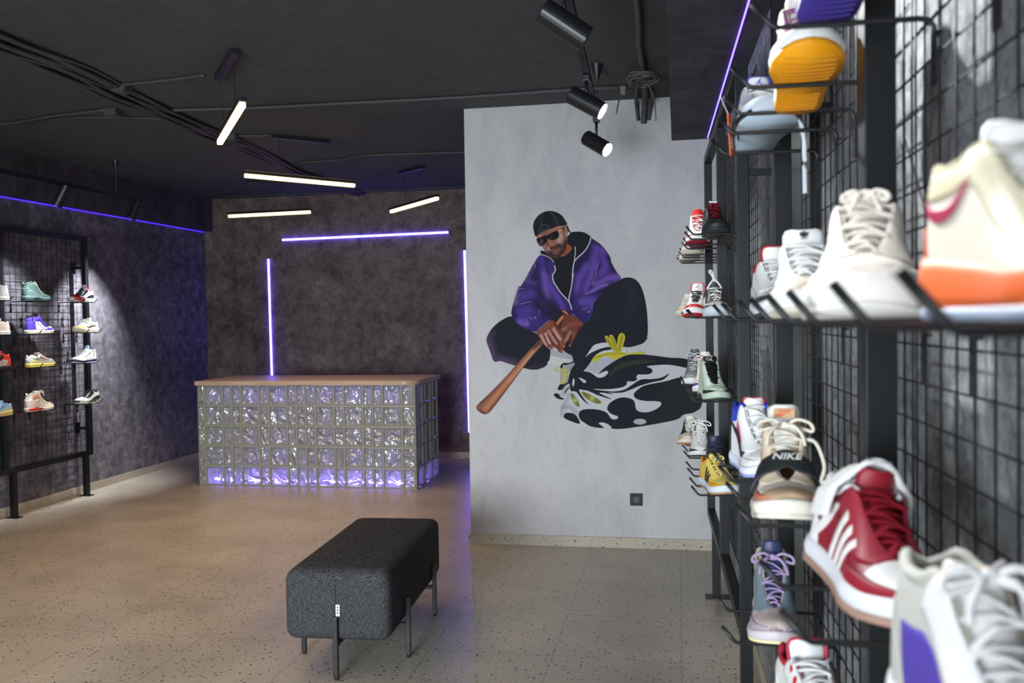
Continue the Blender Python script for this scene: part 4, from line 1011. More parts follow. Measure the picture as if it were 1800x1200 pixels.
# ---- left rack
XP = -5.335
r, s = put('L', 0, 6.80, dict(ht='high', up=(66,88,84), out=(40,54,54), sole=(70,92,92), th=(.040,.030), panels=dict(mud=(50,70,72), stay=(88,108,100), heel=(72,94,90), wave=(84,106,102), toe=(60,60,44)), collar=(92,112,104), lining=(30,40,40), tongue=(40,56,52), lace=(170,146,60), tl=.01,
    solepan=[([(.25,.2),(.4,.15),(.55,.2)], [(.25,.6),(.4,.75),(.55,.6)], (30,38,38))]), 'dark teal chunky high top, upper left of the left rack', 'dark teal high top', xp=XP)
r, s = put('L', 0, 7.40, dict(ht='mid', up=WH, out=(214,204,204), sole=WH, th=(.034,.026), panels=dict(toe=(190,26,40), mud=(200,36,50), stay=(36,36,38), wave=(28,34,36)), collar=(214,60,60), lining=WH, tongue=(176,190,206), trim=(206,60,70), lace=BK, tl=.034,
    solepan=[([(.55,.1),(.75,.1),(.97,.1)], [(.55,.9),(.75,.9),(.97,.7)], (198,40,54))], extra=[([(.18,.1),(.30,.1),(.46,.04)], [(.15,.35),(.26,.45),(.44,.12)], BK)]), 'white sneaker with red toe and black side arc, top right of the left rack', 'white sneaker with the red toe', xp=XP, flip=True)
r, s = put('L', 1, 6.83, dict(ht='high', up=(86,62,186), out=OW, sole=(232,228,206), panels=dict(toe=(226,226,236), mud=(88,62,184), stay=(84,60,180), heel=(92,68,194), quarter=(228,228,238), collarp=(100,74,206)), collar=BK, lining=(30,28,26), tongue=(40,34,30), lace=(46,36,90), logo=('swoosh', (220,218,238)), tl=.022),
    'violet and white high top with cream sole on the left rack', 'violet high top', xp=XP)
r, s = put('L', 1, 7.45, dict(ht='low', up=(232,222,192), out=(216,206,176), sole=(226,218,190), th=(.036,.034), L=.295, panels=dict(mud=(226,192,120), toe=(224,186,110), stay=(222,226,214), heel=(236,222,196)), collar=(236,226,200), lining=CR, tongue=(214,232,226), lace=(232,240,230), bow=.9, tl=.034, logo=('swoosh', (60,48,38))),
    'beige low sneaker with thick cream sole on the left rack', 'beige low sneaker', xp=XP, flip=True)
r, s = put('L', 2, 6.83, dict(ht='low', up=(1,158,152,144), out=(230,214,90), sole=(222,206,110), L=.30, panels=dict(mud=(166,146,140), toe=(158,158,148), stay=(172,152,146), heel=(196,200,190), wave=(200,190,120), collarp=(206,210,198)), collar=(214,216,204), lining=(200,200,186), tongue=(176,160,152), lace=(80,70,66), bow=.7, tl=.016, hs=1.08),
    'taupe and cream running sneaker with yellow heel sole on the left rack', 'taupe running sneaker', xp=XP)
r, s = put('L', 2, 7.41, dict(ht='mid', up=WH, out=(200,206,222), sole=(46,40,84), th=(.032,.024), L=.30, panels=dict(toe=WH, mud=WH, stay=WH, heel=WH), collar=WH, lining=(150,170,200), tongue=(150,176,214), lace=WH, tl=.04,
    solepan=[([(.6,.0),(.75,.0),(.97,.0)], [(.6,.95),(.75,.95),(.97,.7)], (20,40,48))]), 'white sneaker with dark blue midsole and pale blue tongue on the left rack', 'white sneaker with the pale blue tongue', xp=XP, flip=True)
r, s = put('L', 3, 6.80, dict(ht='high', up=(224,216,200), out=OW, sole=(232,226,208), L=.295, panels=dict(toe=(222,196,166), mud=(232,224,206), stay=(222,214,194), heel=(228,210,200), quarter=(214,206,184)), collar=(222,214,190), lining=(150,140,120), tongue=(226,220,206), lace=(226,216,200), bow=1.0, tl=.012,
    solepan=[([(.02,.1),(.3,.1),(.55,.2)], [(.02,.9),(.3,1.1),(.55,.4)], (222,38,34))], extra=[([(.10,.70),(.2,.68),(.34,.72)], [(.10,.90),(.2,.90),(.34,.92)], (226,140,92))]),
    'cream high top with orange ankle panel and red sole stripe, bottom of the left rack', 'cream high top with the red sole stripe', xp=XP, pitch=0)
r, s = put('L', 3, 7.44, dict(ht='mid', up=(222,232,220), out=(206,216,196), sole=(46,60,48), th=(.030,.022), L=.30, panels=dict(stay=(34,40,38), wave=(38,50,42), mud=(196,210,192)), collar=(34,44,40), lining=(40,46,44), tongue=(30,36,34), lace=(34,38,38), tl=.01, hs=.96,
    solepan=[([(.03,.0),(.1,.0),(.17,.0)], [(.03,.7),(.1,1.0),(.17,.6)], (212,220,196)), ([(.2,.0),(.25,.0),(.3,.0)], [(.2,.5),(.25,.7),(.3,.5)], (212,220,196)), ([(.6,.0),(.8,.0),(.97,.0)], [(.6,.7),(.8,.8),(.97,.7)], (214,222,200))]),
    'white and dark green low sneaker, bottom right of the left rack', 'white and dark green sneaker', xp=XP, flip=True)
E1 = [(0, dict(ht='mid', up=(206,210,204), out=WH, sole=WH, panels=dict(heel=(190,196,188)), tongue=WH, lace=WH), 'white and grey sneaker cut by the left edge of the photo, top row', 'white sneaker at the left edge'),
      (1, dict(ht='low', up=(232,216,204), out=WH, sole=WH, panels=dict(heel=(236,224,214)), tongue=WH, lace=WH, hs=1.1), 'pale peach sneaker cut by the left edge of the photo, second row', 'pale peach sneaker at the left edge'),
      (2, dict(ht='mid', up=(206,56,34), out=BK, sole=(40,36,36), panels=dict(heel=(214,62,38), mud=(196,50,30), stay=(60,24,20), quarter=(180,170,160)), collar=(214,64,40), lining=BK, tongue=(200,52,32), lace=(200,60,40)), 'orange red sneaker with black sole cut by the left edge of the photo', 'orange red sneaker at the left edge'),
      (3, dict(ht='low', up=(150,190,220), out=(220,196,120), sole=(226,200,130), th=(.042,.034), panels=dict(heel=(206,70,130), wave=(170,196,150), mud=(70,80,120), stay=(140,184,216)), collar=(150,194,226), tongue=(160,196,220), lace=WH), 'pale blue and pink sneaker with yellow sole cut by the left edge of the photo', 'pale blue sneaker at the left edge')]
for row, sp, lab, sh in E1: put('L', row, 6.32, sp, lab, sh, xp=XP, flip=True)
# ------------------------------------------------------------------ mural painted on the pale wall (flat paint layers)
def wall_pt(x, y, Y=YM):
    """drawing coordinates of the mural -> metres on the wall plane"""
    d = rt*((x-900)/F) - up_*((y-600)/F) + fwd; t = Y/d.y
    return d.x*t, H + d.z*t
A_ = lambda *P: [(900+x/8.57, 360+y/8.57) for x, y in P]
B_ = lambda *P: [(850+x/6, 480+y/6) for x, y in P]
C_ = lambda *P: [(1000+x/6, 400+y/6) for x, y in P]
D_ = lambda *P: [(960+x/6, 570+y/6) for x, y in P]
E_ = lambda *P: [(920+x/10.9, 530+y/10.9) for x, y in P]
F_2 = lambda *P: [(820+x/2.857, 350+y/2.857) for x, y in P]
MU = thing('wall_mural', 'large painted mural of a crouching man in a purple hooded jacket holding a bat', 'mural', (0, YM, 0))
M_paint, nt, b = node_mat('mural_paint')
at_ = nt.nodes.new('ShaderNodeVertexColor'); at_.layer_name = 'Col'
tc = nt.nodes.new('ShaderNodeTexCoord'); nz = nt.nodes.new('ShaderNodeTexNoise'); nz.inputs['Scale'].default_value = 9; nz.inputs['Detail'].default_value = 8
nt.links.new(tc.outputs['Object'], nz.inputs['Vector'])
mr = nt.nodes.new('ShaderNodeMapRange'); mr.inputs[3].default_value = .88; mr.inputs[4].default_value = 1.1; nt.links.new(nz.outputs['Fac'], mr.inputs[0])
mm = nt.nodes.new('ShaderNodeMix'); mm.data_type = 'RGBA'; mm.blend_type = 'MULTIPLY'; mm.inputs[0].default_value = 1
nt.links.new(at_.outputs['Color'], mm.inputs[6]); nt.links.new(mr.outputs[0], mm.inputs[7]); nt.links.new(mm.outputs[2], b.inputs['Base Color'])
b.inputs['Roughness'].default_value = .8; b.inputs['Specular IOR Level'].default_value = .2
layer = [0]
def seg_d(px, py, a, b):
    dx, dy = b[0]-a[0], b[1]-a[1]; l = dx*dx+dy*dy
    t = 0 if l == 0 else max(0, min(1, ((px-a[0])*dx+(py-a[1])*dy)/l))
    return math.hypot(px-a[0]-t*dx, py-a[1]-t*dy)
GAIN = .97
def paint(name, outline, c, strokes=(), smooth=True, step=0, parent=MU, key=None):
    """flat painted region; strokes = (polyline, width, colour, strength): soft brush marks blended in"""
    layer[0] += 1
    P = [(p[0], p[1]) for p in (cr([(x, y, 0) for x, y in outline], 5, closed=True) if smooth else outline)]
    V = [Vector(p) for p in P]; n = len(V); E = [(i, (i+1) % n) for i in range(n)]
    if step:
        x0, x1 = min(p[0] for p in P), max(p[0] for p in P); y0, y1 = min(p[1] for p in P), max(p[1] for p in P)
        def inside(x, y):
            r = False; j = n-1
            for i in range(n):
                if (P[i][1] > y) != (P[j][1] > y) and x < (P[j][0]-P[i][0])*(y-P[i][1])/(P[j][1]-P[i][1])+P[i][0]: r = not r
                j = i
            return r
        y = y0; k = 0
        while y < y1:
            x = x0+(step/2 if k % 2 else 0)
            while x < x1:
                if inside(x, y): V.append(Vector((x, y)))
                x += step
            y += step*.87; k += 1
    vo, _, fo, *_ = delaunay_2d_cdt([Vector((v[0], v[1])) for v in V], E, [list(range(n))], 1, 1e-5)
    yy = -.0006-.00012*layer[0]
    me = bpy.data.meshes.new(name); pts = []
    for v in vo:
        X, Z = wall_pt(v.x, v.y); pts.append((X, yy, Z))
    me.from_pydata(pts, [], [tuple(f) for f in fo])
    ca = me.color_attributes.new('Col', 'FLOAT_COLOR', 'POINT'); base = lin(c)
    for i, v in enumerate(vo):
        r, g, bl = base
        for pl, w, sc, st in strokes:
            d = min(seg_d(v.x, v.y, pl[k], pl[k+1]) for k in range(len(pl)-1)) if len(pl) > 1 else math.hypot(v.x-pl[0][0], v.y-pl[0][1])
            a = st*math.exp(-(d/w)**2)
            if a > .004:
                q = lin(sc); r, g, bl = r+(q[0]-r)*a, g+(q[1]-g)*a, bl+(q[2]-bl)*a
        ca.data[i].color = (r*GAIN, g*GAIN, bl*GAIN, 1)
    me.materials.append(M_paint)
    o = bpy.data.objects.new(name, me); COL.objects.link(o); o.parent = parent
    return o
def line(name, pts, w, c, parent=MU, taper=True):
    P = cr([(x, y, 0) for x, y in pts], 6); L, R = [], []
    for i, p in enumerate(P):
        a, b_ = P[max(0, i-1)], P[min(len(P)-1, i+1)]; d = (b_-a).normalized(); n = Vector((-d.y, d.x, 0))
        t = i/(len(P)-1); ww = w*.5*((.35+.65*math.sin(PI*min(1, max(0, t)))**.5) if taper else 1)
        L.append(p+n*ww); R.append(p-n*ww)
    return paint(name, [(p.x, p.y) for p in L+R[::-1]], c, smooth=False, parent=parent)

INK = (33, 36, 44)
# trousers
paint('right_trouser_leg', C_((545,545),(620,525),(700,545),(760,620),(800,740),(825,900),(833,1080),(822,1180)) + D_((1068,140),(1040,185),(980,215),(850,240),(640,192),(540,208),(480,250),(400,370),(335,465),(285,385),(275,345),(200,290),(170,230),(200,180),(300,60)) + C_((60,1100),(150,1010),(240,930),(330,740),(420,620)), INK,
      [(C_((640,620),(700,800),(640,900)), 9, (46,50,58), .5)], step=6)
paint('left_trouser_leg', B_((300,455),(200,490),(100,570),(42,660),(32,720),(70,830),(100,915),(130,935),(180,928),(300,965),(420,1000),(540,1018),(640,990),(690,930),(705,850),(700,790),(620,700),(570,640),(430,580),(350,530)), INK,
      [(B_((42,690),(75,800),(115,915),(170,915),(320,958)), 8, (86,70,98), .85), (B_((100,620),(50,700)), 5, (70,60,84), .6), (B_((480,1000),(620,980)), 5, (60,56,72), .5)], step=3.2)
# ankle and sock behind the hands
paint('sock_upper', D_((45,262),(120,272),(170,298),(200,290),(275,330),(270,372),(150,350),(45,325)), (168,170,178), smooth=False)
paint('sock_lower', D_((45,325),(150,350),(272,372),(210,408),(150,425),(60,415),(8,412),(38,370)), (200,203,200), smooth=False)
# bat
paint('bat_barrel', F_2((52,1036),(58,1062),(95,1080),(128,1056),(190,975),(260,880),(320,800),(378,735),(368,708),(330,742),(200,888),(110,980)), (140,92,72),
      [(F_2((70,1020),(200,880),(340,735)), 4, (92,62,70), .85), (F_2((95,1052),(220,900),(330,770)), 4.5, (196,132,96), .85), (F_2((112,1068),(250,895),(372,740)), 1.6, (92,60,52), .9), (F_2((60,1060),(92,1078)), 2.5, (84,56,52), .8), (F_2((350,735),(372,715)), 4, (74,48,44), .8)], step=2.4)
line('bat_edge_light', F_2((210,925),(270,850),(330,775),(370,735)), 1.0, (214,176,146))
# jacket
paint('lap_underlay', [(948,562),(985,525),(1030,495),(1066,492),(1094,494),(1070,540),(1042,580),(1005,610),(965,600)], INK)  # dark underlay closing the gaps between jacket and trousers
jac = B_((605,0)) and (A_((428,752),(330,880),(250,1020),(150,1200)) + B_((365,150),(330,260),(296,390),(300,450),(350,530),(430,580),(560,620),(620,560),(700,490),(770,430),(840,385),(925,430),(1050,530)) + C_((240,930),(262,800),(330,720),(400,625),(480,580),(550,540),(500,460),(450,370),(430,300),(350,190),(240,110)) + A_((1190,485),(1130,435),(1050,406),(960,405),(880,425),(760,600),(600,740)))
PUR, DK, HI = (56,42,104), (30,28,50), (104,78,168)
paint('purple_jacket', jac, PUR, [
    (A_((430,780),(460,950),(470,1190)), 9, (74,56,140), .8), (B_((640,0),(650,150),(700,300)), 7, (116,88,176), .8), (B_((560,40),(580,200),(680,360),(780,400)), 9, DK, .75),
    (B_((700,120),(800,290),(835,370)), 4.5, (96,74,170), .85), (B_((480,90),(540,100)), 5, (88,70,140), .6), (B_((370,170),(450,165),(530,180)), 3, DK, .8), (B_((350,200),(345,330)), 5, (98,92,120), .8),
    (B_((420,240),(500,210)), 9, (84,62,148), .8), (B_((310,380),(400,340),(520,300)), 4, DK, .85), (B_((400,420),(520,400),(580,440)), 16, (80,58,146), .85), (B_((380,500),(460,540)), 5, (110,84,178), .8),
    (B_((530,440),(640,520),(600,580)), 8, (52,40,104), .7), (B_((700,300),(760,420),(650,440),(560,330)), 9, DK, .85), (B_((300,400),(330,470)), 5, (36,30,60), .8),
    (A_((350,870),(280,1010),(200,1150)), 4, (90,80,116), .6), (A_((380,900),(360,1100)), 6, (44,34,84), .8), (A_((560,900),(580,1100)), 5, (76,56,138), .7), (A_((520,820),(540,1000)), 5, DK, .6),
    (C_((120,130),(200,200),(170,330),(80,420)), 12, (36,30,62), .9), (C_((290,210),(270,330)), 7, (94,72,160), .85), (C_((340,220),(400,350),(350,480)), 9, (92,68,160), .9), (C_((190,400),(110,520),(80,660)), 6, (98,74,162), .9),
    (C_((270,390),(240,520),(190,640)), 8, (98,76,166), .9), (C_((330,380),(290,480),(240,620),(200,680)), 2.6, DK, .9), (C_((410,300),(470,440),(530,530)), 5, DK, .8), (C_((290,590),(400,530),(520,520)), 6, (116,88,178), .9),
    (C_((300,560),(420,480)), 4, (60,44,110), .6), (C_((180,700),(300,640),(400,600)), 3.5, (112,86,172), .85), (C_((150,730),(300,690),(380,640)), 3, DK, .8), (C_((150,780),(240,770),(250,850)), 9, (96,74,166), .9),
    (C_((60,900),(150,960),(230,900)), 7, (50,38,100), .8), (C_((20,560),(30,800)), 5, (40,34,72), .7), (C_((110,820),(60,880)), 5, (46,36,90), .7), (C_((240,130),(330,190)), 3, DK, .7), (C_((430,330),(460,400)), 3, DK, .6)], step=2.3)
# black shirt and hood lining
paint('black_shirt', A_((430,735),(500,760),(590,812),(635,885),(655,985),(612,1060),(622,1140),(650,1200)) + B_((740,90),(810,200),(870,262),(902,302),(922,160),(938,60)) + A_((905,1150),(915,1000),(925,900),(950,835),(1010,775),(1100,690),(1165,580),(1188,490),(1130,437),(1050,408),(960,405),(880,428),(760,560),(560,690),(440,690)), (28,31,38),
      [(A_((700,900),(720,1100)), 8, (34,36,44), .6)], step=7)
for p, w in ((A_((425,715),(440,748),(500,762),(590,812),(632,870)), 1.0), (A_((640,910),(655,985),(612,1060),(622,1140),(650,1200)) + B_((740,92),(810,200),(900,302),(930,384)), 1.7), (B_((946,0),(925,150),(903,250),(903,300)), 1.6), (A_((905,1190),(915,1000),(930,890),(950,835),(1010,775),(1100,690),(1165,580),(1188,495)), 1.7), (A_((950,625),(955,700),(940,830)), 1.3)):
    line('zip_piping', p, w, (206,204,212), taper=False)
for p in (A_((345,870),(350,950)), B_((360,480),(375,520),(430,548),(470,535),(440,500)), B_((440,475),(470,505)), B_((478,455),(515,495)), B_((530,450),(552,480),(552,455)), B_((590,385),(588,430)), B_((1025,335),(1020,320),(1040,312)), B_((1040,385),(1080,372),(1095,360)), B_((1090,405),(1110,415),(1122,400),(1105,393)), B_((345,200),(370,170),(440,160)), B_((380,330),(450,310),(520,300)), C_((330,372),(300,410),(285,500),(240,610)), C_((180,700),(270,660),(350,610),(410,600)), B_((480,0),(400,125),(360,180),(325,330))):
    line('sleeve_highlight', p, .9, (150,132,196))
for p in (B_((565,615),(600,575),(700,492)), B_((932,430),(990,475),(1050,528)), ): line('cuff_edge', p, .8, (150,140,200))
# head
head = paint('face', A_((372,478),(388,500),(372,520),(402,600),(452,632),(505,705),(560,770),(640,800),(720,785),(800,705),(838,610),(832,470),(845,400),(832,322),(790,308),(700,325),(580,362),(425,430)), (140,98,82), [
    (A_((740,470),(720,540)), 6, (196,160,146), .8), (A_((600,370),(700,340),(770,330)), 3.5, (176,120,92), .8), (A_((540,700),(600,760),(700,760),(780,690),(815,560)), 6, (44,32,34), .95), (A_((590,655),(640,640),(720,610)), 3, (40,28,30), .95),
    (A_((560,560),(610,590)), 3.5, (176,108,84), .8), (A_((480,640),(520,690)), 4, (150,112,112), .7), (A_((640,690),(690,655)), 2.6, (126,74,74), .9), (A_((540,640),(560,670)), 2, (190,180,176), .6), (A_((530,520),(540,620)), 2, (64,44,42), .7),
    (A_((690,600),(740,640)), 3, (50,36,38), .7), (A_((810,360),(825,430)), 2.6, (178,124,104), .8), (A_((780,340),(790,480)), 2, (96,62,54), .6), (A_((400,470),(440,480)), 3, (196,148,122), .7), (A_((650,735),(690,730)), 2.4, (136,96,92), .6)], step=1.3)
paint('neck', A_((735,772),(800,700),(832,590),(905,655),(850,728),(785,772)), (150,84,54), [(A_((800,720),(830,640)), 3, (120,70,50), .6)], step=2)
paint('cap', A_((358,478),(330,400),(320,300),(350,220),(410,150),(490,105),(580,92),(670,112),(750,162),(800,232),(825,300),(700,322),(640,342),(560,372),(480,402),(430,425),(395,455)), (27,30,37), [(A_((460,150),(440,250),(450,330)), 2, (52,54,62), .8), (A_((580,100),(650,190),(690,300)), 2.2, (56,58,66), .8), (A_((400,190),(350,300)), 4, (42,44,52), .6), (A_((760,200),(800,290)), 3, (40,42,50), .6)], step=2)
line('cap_strap', A_((410,420),(425,350),(470,310),(530,305),(570,335)), .9, (92,94,102)); line('cap_strap', A_((415,400),(480,372),(570,340)), .9, (92,94,102)); line('cap_strap', A_((425,425),(500,395),(580,362)), .9, (110,104,104))
line('cap_back', A_((830,310),(850,380),(885,425)), 2.6, (27,30,37))
paint('sunglasses', A_((370,515),(420,490),(480,468),(535,455),(600,420),(690,388),(706,455),(690,500),(620,532),(560,520),(535,500),(515,570),(440,620),(402,600)), (22,20,26), [(A_((450,540),(430,590)), 3, (96,80,84), .7), (A_((600,470),(580,510)), 2.5, (66,46,48), .7)], step=2)
paint('sunglasses_temple', A_((692,392),(735,358),(765,372),(712,420)), (190,150,104)); paint('temple_tip', A_((735,358),(790,335),(800,352),(755,372)), (96,66,40))
line('earring', A_((808,430),(812,452),(826,456)), 1.1, (214,210,206))
line('lips', A_((622,692),(660,668),(705,648)), 1.0, (70,40,42))
# hands
SK, SH, DKS = (120,66,54), (198,150,136), (54,32,34)
paint('far_hand', E_((740,160),(800,158),(880,250),(940,250),(1145,410),(1100,520),(1030,640),(960,760),(905,850),(875,855),(880,740),(840,760),(805,800),(790,890),(740,800),(690,560),(650,450),(760,260)), (110,60,50), [
    (E_((800,510),(900,440),(1000,420)), 4, (140,80,66), .8), (E_((770,540),(800,530)), 2.4, (190,150,136), .7), (E_((900,590),(840,690),(800,780)), 3, (176,124,108), .85), (E_((980,600),(940,700)), 2.6, (150,92,76), .7), (E_((920,640),(890,760),(860,840)), 2, DKS, .9),
    (E_((1100,480),(1030,640),(960,780)), 2.4, (44,34,40), .8), (E_((800,560),(770,680)), 3, (78,50,52), .8), (E_((890,840),), 1.6, (206,140,100), .9), (E_((720,300),(700,480)), 3, (40,30,32), .8), (E_((1050,400),(1110,440)), 3, (142,74,60), .7)], step=1.3)
paint('bat_handle', E_((622,405),(740,265),(785,290),(655,462)), (176,106,62), [(E_((640,430),(760,280)), 1.6, (206,136,84), .7)], smooth=False, step=1.6)
line('bat_knob', E_((745,172),(810,205),(875,265)), 2.6, (96,56,38)); line('bat_knob_light', E_((755,176),(815,205),(865,250)), 1.4, (226,170,136))
paint('near_hand', E_((262,580),(400,450),(510,360),(600,380),(650,470),(720,600),(770,720),(800,840),(795,880),(760,890),(765,950),(730,985),(690,960),(610,870),(600,900),(560,900),(530,915),(490,905),(430,850),(370,790),(310,690)), SK, [
    (E_((340,640),(400,760),(440,830)), 2.4, (206,160,150), .9), (E_((430,620),(480,740),(510,800)), 2.4, (214,170,158), .95), (E_((480,560),(570,700),(640,800)), 2.3, (196,146,132), .9), (E_((580,520),(640,620),(710,720)), 2.6, (206,156,142), .95),
    (E_((400,660),(440,760),(500,850)), 1.2, DKS, .85), (E_((460,640),(540,780),(600,850)), 1.2, DKS, .85), (E_((560,610),(640,740),(700,810)), 1.3, DKS, .9), (E_((720,780),(770,870)), 2.4, (150,82,64), .8), (E_((640,860),(720,950)), 2.6, (92,50,46), .8),
    (E_((320,570),(420,500),(520,430)), 4, (142,84,70), .7), (E_((560,870),(590,885)), 1.2, (214,160,150), .8), (E_((730,960),(740,930)), 1.3, (200,140,130), .8), (E_((780,850),(790,870)), 1.3, (200,140,130), .8), (E_((480,880),(520,895)), 1.2, (200,150,140), .7), (E_((620,430),(700,560)), 1.4, (60,36,36), .8)], step=1.2)
# far small shoe
paint('small_shoe_tongue', D_((150,470),(200,430),(305,402),(262,500),(246,590),(190,622),(150,622)), (156,156,166), smooth=False)
paint('small_shoe_outline', D_((150,470),(155,430),(190,405),(245,405),(300,378),(345,370),(400,400),(345,470),(290,560),(262,640),(240,700),(225,640),(240,560),(262,480),(308,404),(220,425),(180,432),(170,470)), INK)
paint('small_shoe_sole', D_((150,625),(185,630),(250,598),(262,625),(215,665),(160,690),(122,684)), INK)
paint('small_shoe_side', D_((200,650),(256,625),(240,700),(180,760),(150,740)), (176,178,186))
line('small_shoe_green', D_((198,728),(215,690),(255,655)), 2.6, (58,66,44))
paint('toe_drop', D_((82,742),(100,726),(135,735),(150,765),(190,780),(165,792),(110,775)), INK)
for p in (D_((100,455),(95,480),(140,500),(165,470),(120,450)), D_((160,495),(200,480),(240,490),(245,520),(200,545),(180,520)), D_((165,540),(210,520),(180,575),(215,560),(165,600),(205,590),(150,620),(195,622)), D_((180,450),(210,470),(195,520),(160,500))):
    line('yellow_lace', p, 1.9, (196,190,60), taper=False)
# big foreshortened sneaker
paint('big_shoe_base', D_((640,192),(522,210),(472,258),(400,370),(330,468),(272,560),(252,640),(235,700),(200,790),(155,870),(148,950),(190,1000),(350,1060),(600,1094),(750,1102),(1000,1070),(1200,1040),(1380,1000),(1450,950),(1560,925),(1640,840),(1640,430),(1500,372),(1300,350),(1000,315),(880,308),(830,250),(800,230),(720,215)), (198,202,205),
      [(D_((230,740),(160,900),(150,960)), 6, (160,160,170), .8), (D_((180,870),(260,870),(320,930)), 4, (150,148,160), .8)], step=5)
paint('big_shoe_tongue', D_((405,480),(480,405),(560,362),(680,350),(745,372),(650,430),(575,500),(552,524),(480,500)), (178,178,192))
paint('big_shoe_arch', D_((335,462),(372,400),(432,330),(500,285),(600,248),(680,235),(692,262),(600,280),(520,325),(475,392),(430,452),(385,492)), INK)
paint('big_shoe_pattern_top', D_((330,465),(400,490),(470,508),(530,550),(570,562),(622,545),(655,505),(642,490),(600,500),(556,522),(600,470),(680,412),(780,352),(870,320),(1000,315),(1150,330),(1300,350),(1420,355),(1500,372),(1640,420),(1640,490),(1480,458),(1300,425),(1150,430),(1062,442),(1110,465),(1122,495),(1090,522),(1020,528),(972,528),(952,550),(958,580),(920,600),(858,602),(846,636),(790,665),(640,682),(495,680),(600,700),(710,735),(560,718),(695,788),(560,750),(450,702),(400,692),(348,692),(400,780),(452,848),(382,790),(320,712),(262,700),(250,640),(258,560),(290,500)), INK)
paint('big_shoe_arc', D_((580,695),(700,706),(820,688),(900,640),(1000,580),(1120,575),(1220,558),(1300,515),(1235,582),(1130,606),(1000,642),(880,692),(780,720),(650,714)), INK)
paint('big_shoe_pattern_low', D_((1640,540),(1560,545),(1400,560),(1250,600),(1050,640),(962,690),(925,740),(952,782),(1040,805),(1180,810),(1215,835),(1180,880),(1090,920),(1000,922),(950,892),(935,822),(900,785),(820,768),(740,785),(670,830),(645,882),(662,922),(705,950),(752,965),(756,988),(720,1000),(682,985),(640,930),(560,900),(450,890),(370,905),(345,945),(360,1000),(410,1038),(480,1076),(610,1090),(555,1042),(590,1032),(640,1045),(685,1075),(700,1098),(800,1100),(940,1082),(1010,1072),(1200,1040),(1380,1000),(1450,950),(1560,925),(1640,840)), INK,
      [(D_((1400,700),(1500,850),(1250,950)), 30, (40,44,48), .8)], step=7)
paint('big_shoe_spot', [(960+(990+68*math.cos(t))/6, 570+(1024+31*math.sin(t))/6) for t in [i*PI/12 for i in range(24)]], (176,180,184), smooth=False)
paint('big_shoe_toe', D_((188,962),(205,935),(250,930),(300,945),(340,990),(352,1046),(250,1015),(195,985)), INK)
for p in (D_((290,565),(302,600),(288,655),(276,620)), D_((345,560),(400,578),(424,602),(405,618),(380,600))): paint('big_shoe_drop', p, (190,194,198))
for p in (D_((260,732),(285,728),(330,790),(354,850),(340,868),(300,840),(268,780)), D_((375,715),(415,715),(540,780),(580,815),(565,835),(500,822),(420,775))):
    paint('yellow_eyelet', p, (120,120,60), [([( sum(q[0] for q in p)/len(p), sum(q[1] for q in p)/len(p))], 4.5, (190,190,120), .9)], step=1.8)
paint('green_mark', D_((665,560),(672,520),(720,455),(800,405),(950,372),(1162,380),(1050,410),(900,432),(770,475),(695,530)), (48,58,48))
YE = (196,186,52)
paint('yellow_bow_base', D_((495,392),(498,350),(560,312),(680,290),(780,285),(860,305),(940,292),(1022,290),(1022,312),(900,316),(820,330),(740,368),(690,360),(640,335),(580,355),(540,392)), YE, [(D_((520,350),(680,305),(840,308)), 1.4, (140,132,50), .8)], step=2.5)
for p, q in ((D_((620,130),(650,122),(690,180),(745,270),(715,280),(650,200)), D_((640,150),(725,265))), (D_((668,122),(700,112),(735,180),(765,285),(735,280),(690,190)), D_((695,135),(748,270))), (D_((752,292),(750,200),(768,112),(808,90),(834,130),(822,190),(790,290)), D_((805,120),(765,280)))):
    paint('yellow_bow_loop', p, YE, [(q, 2.2, (138,132,46), .9)], step=1.8)
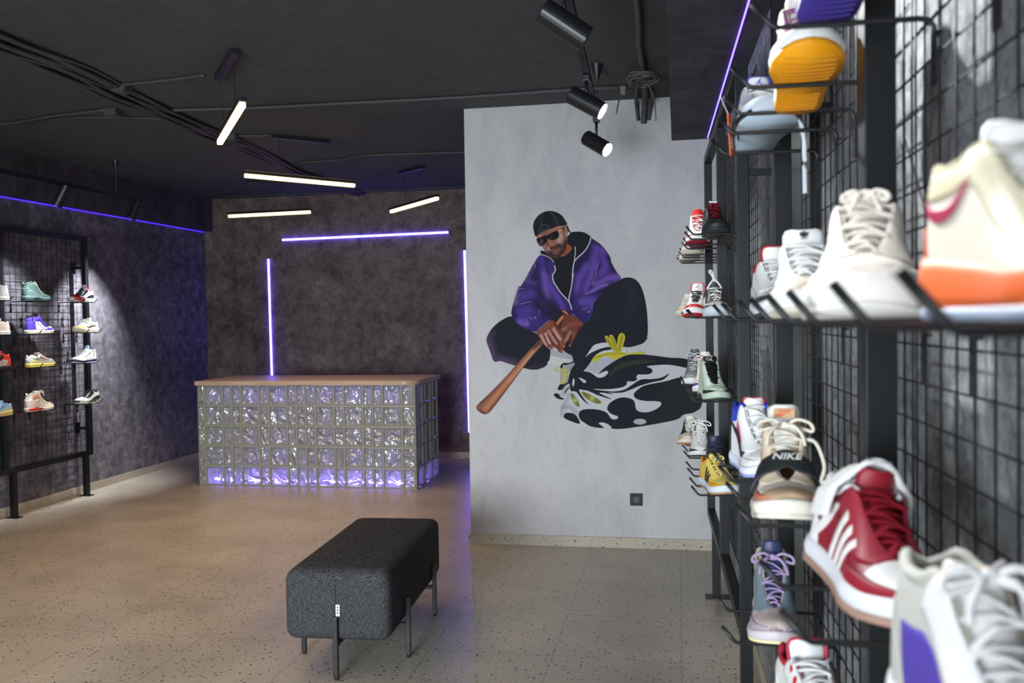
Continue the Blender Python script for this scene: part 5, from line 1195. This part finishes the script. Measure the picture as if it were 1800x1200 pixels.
# ------------------------------------------------------------------ lights
w = bpy.data.worlds.new('world'); scene.world = w; w.use_nodes = True
w.node_tree.nodes['Background'].inputs[0].default_value = (.52, .58, .66, 1); w.node_tree.nodes['Background'].inputs[1].default_value = .22
# shop front daylight from behind the camera, then an added fill for the mural
light('daylight_and_mural_fill', 'AREA', (-2.6, YF+.1, 1.3), 150, (.86, .93, 1.0), 4.2, target=(-2.6, 6, .9), sy=2.0).data.spread = 1.9
light('daylight_and_mural_fill', 'AREA', (-1.5, -.6, 1.15), 38, (.92, .96, 1.0), 1.2, target=(-.7, YM, .75), sy=1.2).data.spread = 1.6  # added fill lamp washing the lower mural wall, not a window
# centre track spots
for y, e, tx, tz, ty in ((4.5, 42, .3, 1.5, 4.3), (5.28, 34, .25, 1.5, 5.0), (2.35, 215, .45, 2.0, 1.15), (1.3, 62, .40, 1.75, .75), (3.3, 44, .35, 1.6, 2.9)):
    light('track_beam', 'SPOT', (XT+.06, y, 2.60), e, (.97, .99, 1.0), .02, target=(tx, ty, tz), spot=1.0, blend=.8)
# left track beams onto the rack
for y, e, ty, tz in ((6.68, 230, 6.75, 1.45), (7.70, 380, 7.80, 1.4)):
    light('track_beam', 'SPOT', (XT2-.02, y, 2.56), e, (.96, .98, 1.0), .02, target=(-5.55, ty, tz), spot=1.1, blend=1.0)
light('warm_pool', 'AREA', (-3.4, 6.6, 2.95), 33, (1.0, .66, .38), 1.6, rot=(0, 0, 0), sy=3.0).data.spread = 2.0
light('warm_pool', 'AREA', (-3.2, 2.8, 2.95), 25, (1.0, .78, .56), 2.0, rot=(0, 0, 0), sy=3.0).data.spread = 2.0

scene.view_settings.view_transform = 'Standard'; scene.view_settings.look = 'None'; scene.view_settings.exposure = 0
scene.cycles.max_bounces = 7; scene.cycles.diffuse_bounces = 3; scene.cycles.glossy_bounces = 3; scene.cycles.transmission_bounces = 5
scene.cycles.sample_clamp_indirect = 4; scene.cycles.caustics_reflective = False; scene.cycles.caustics_refractive = False
scene.cycles.use_denoising = True
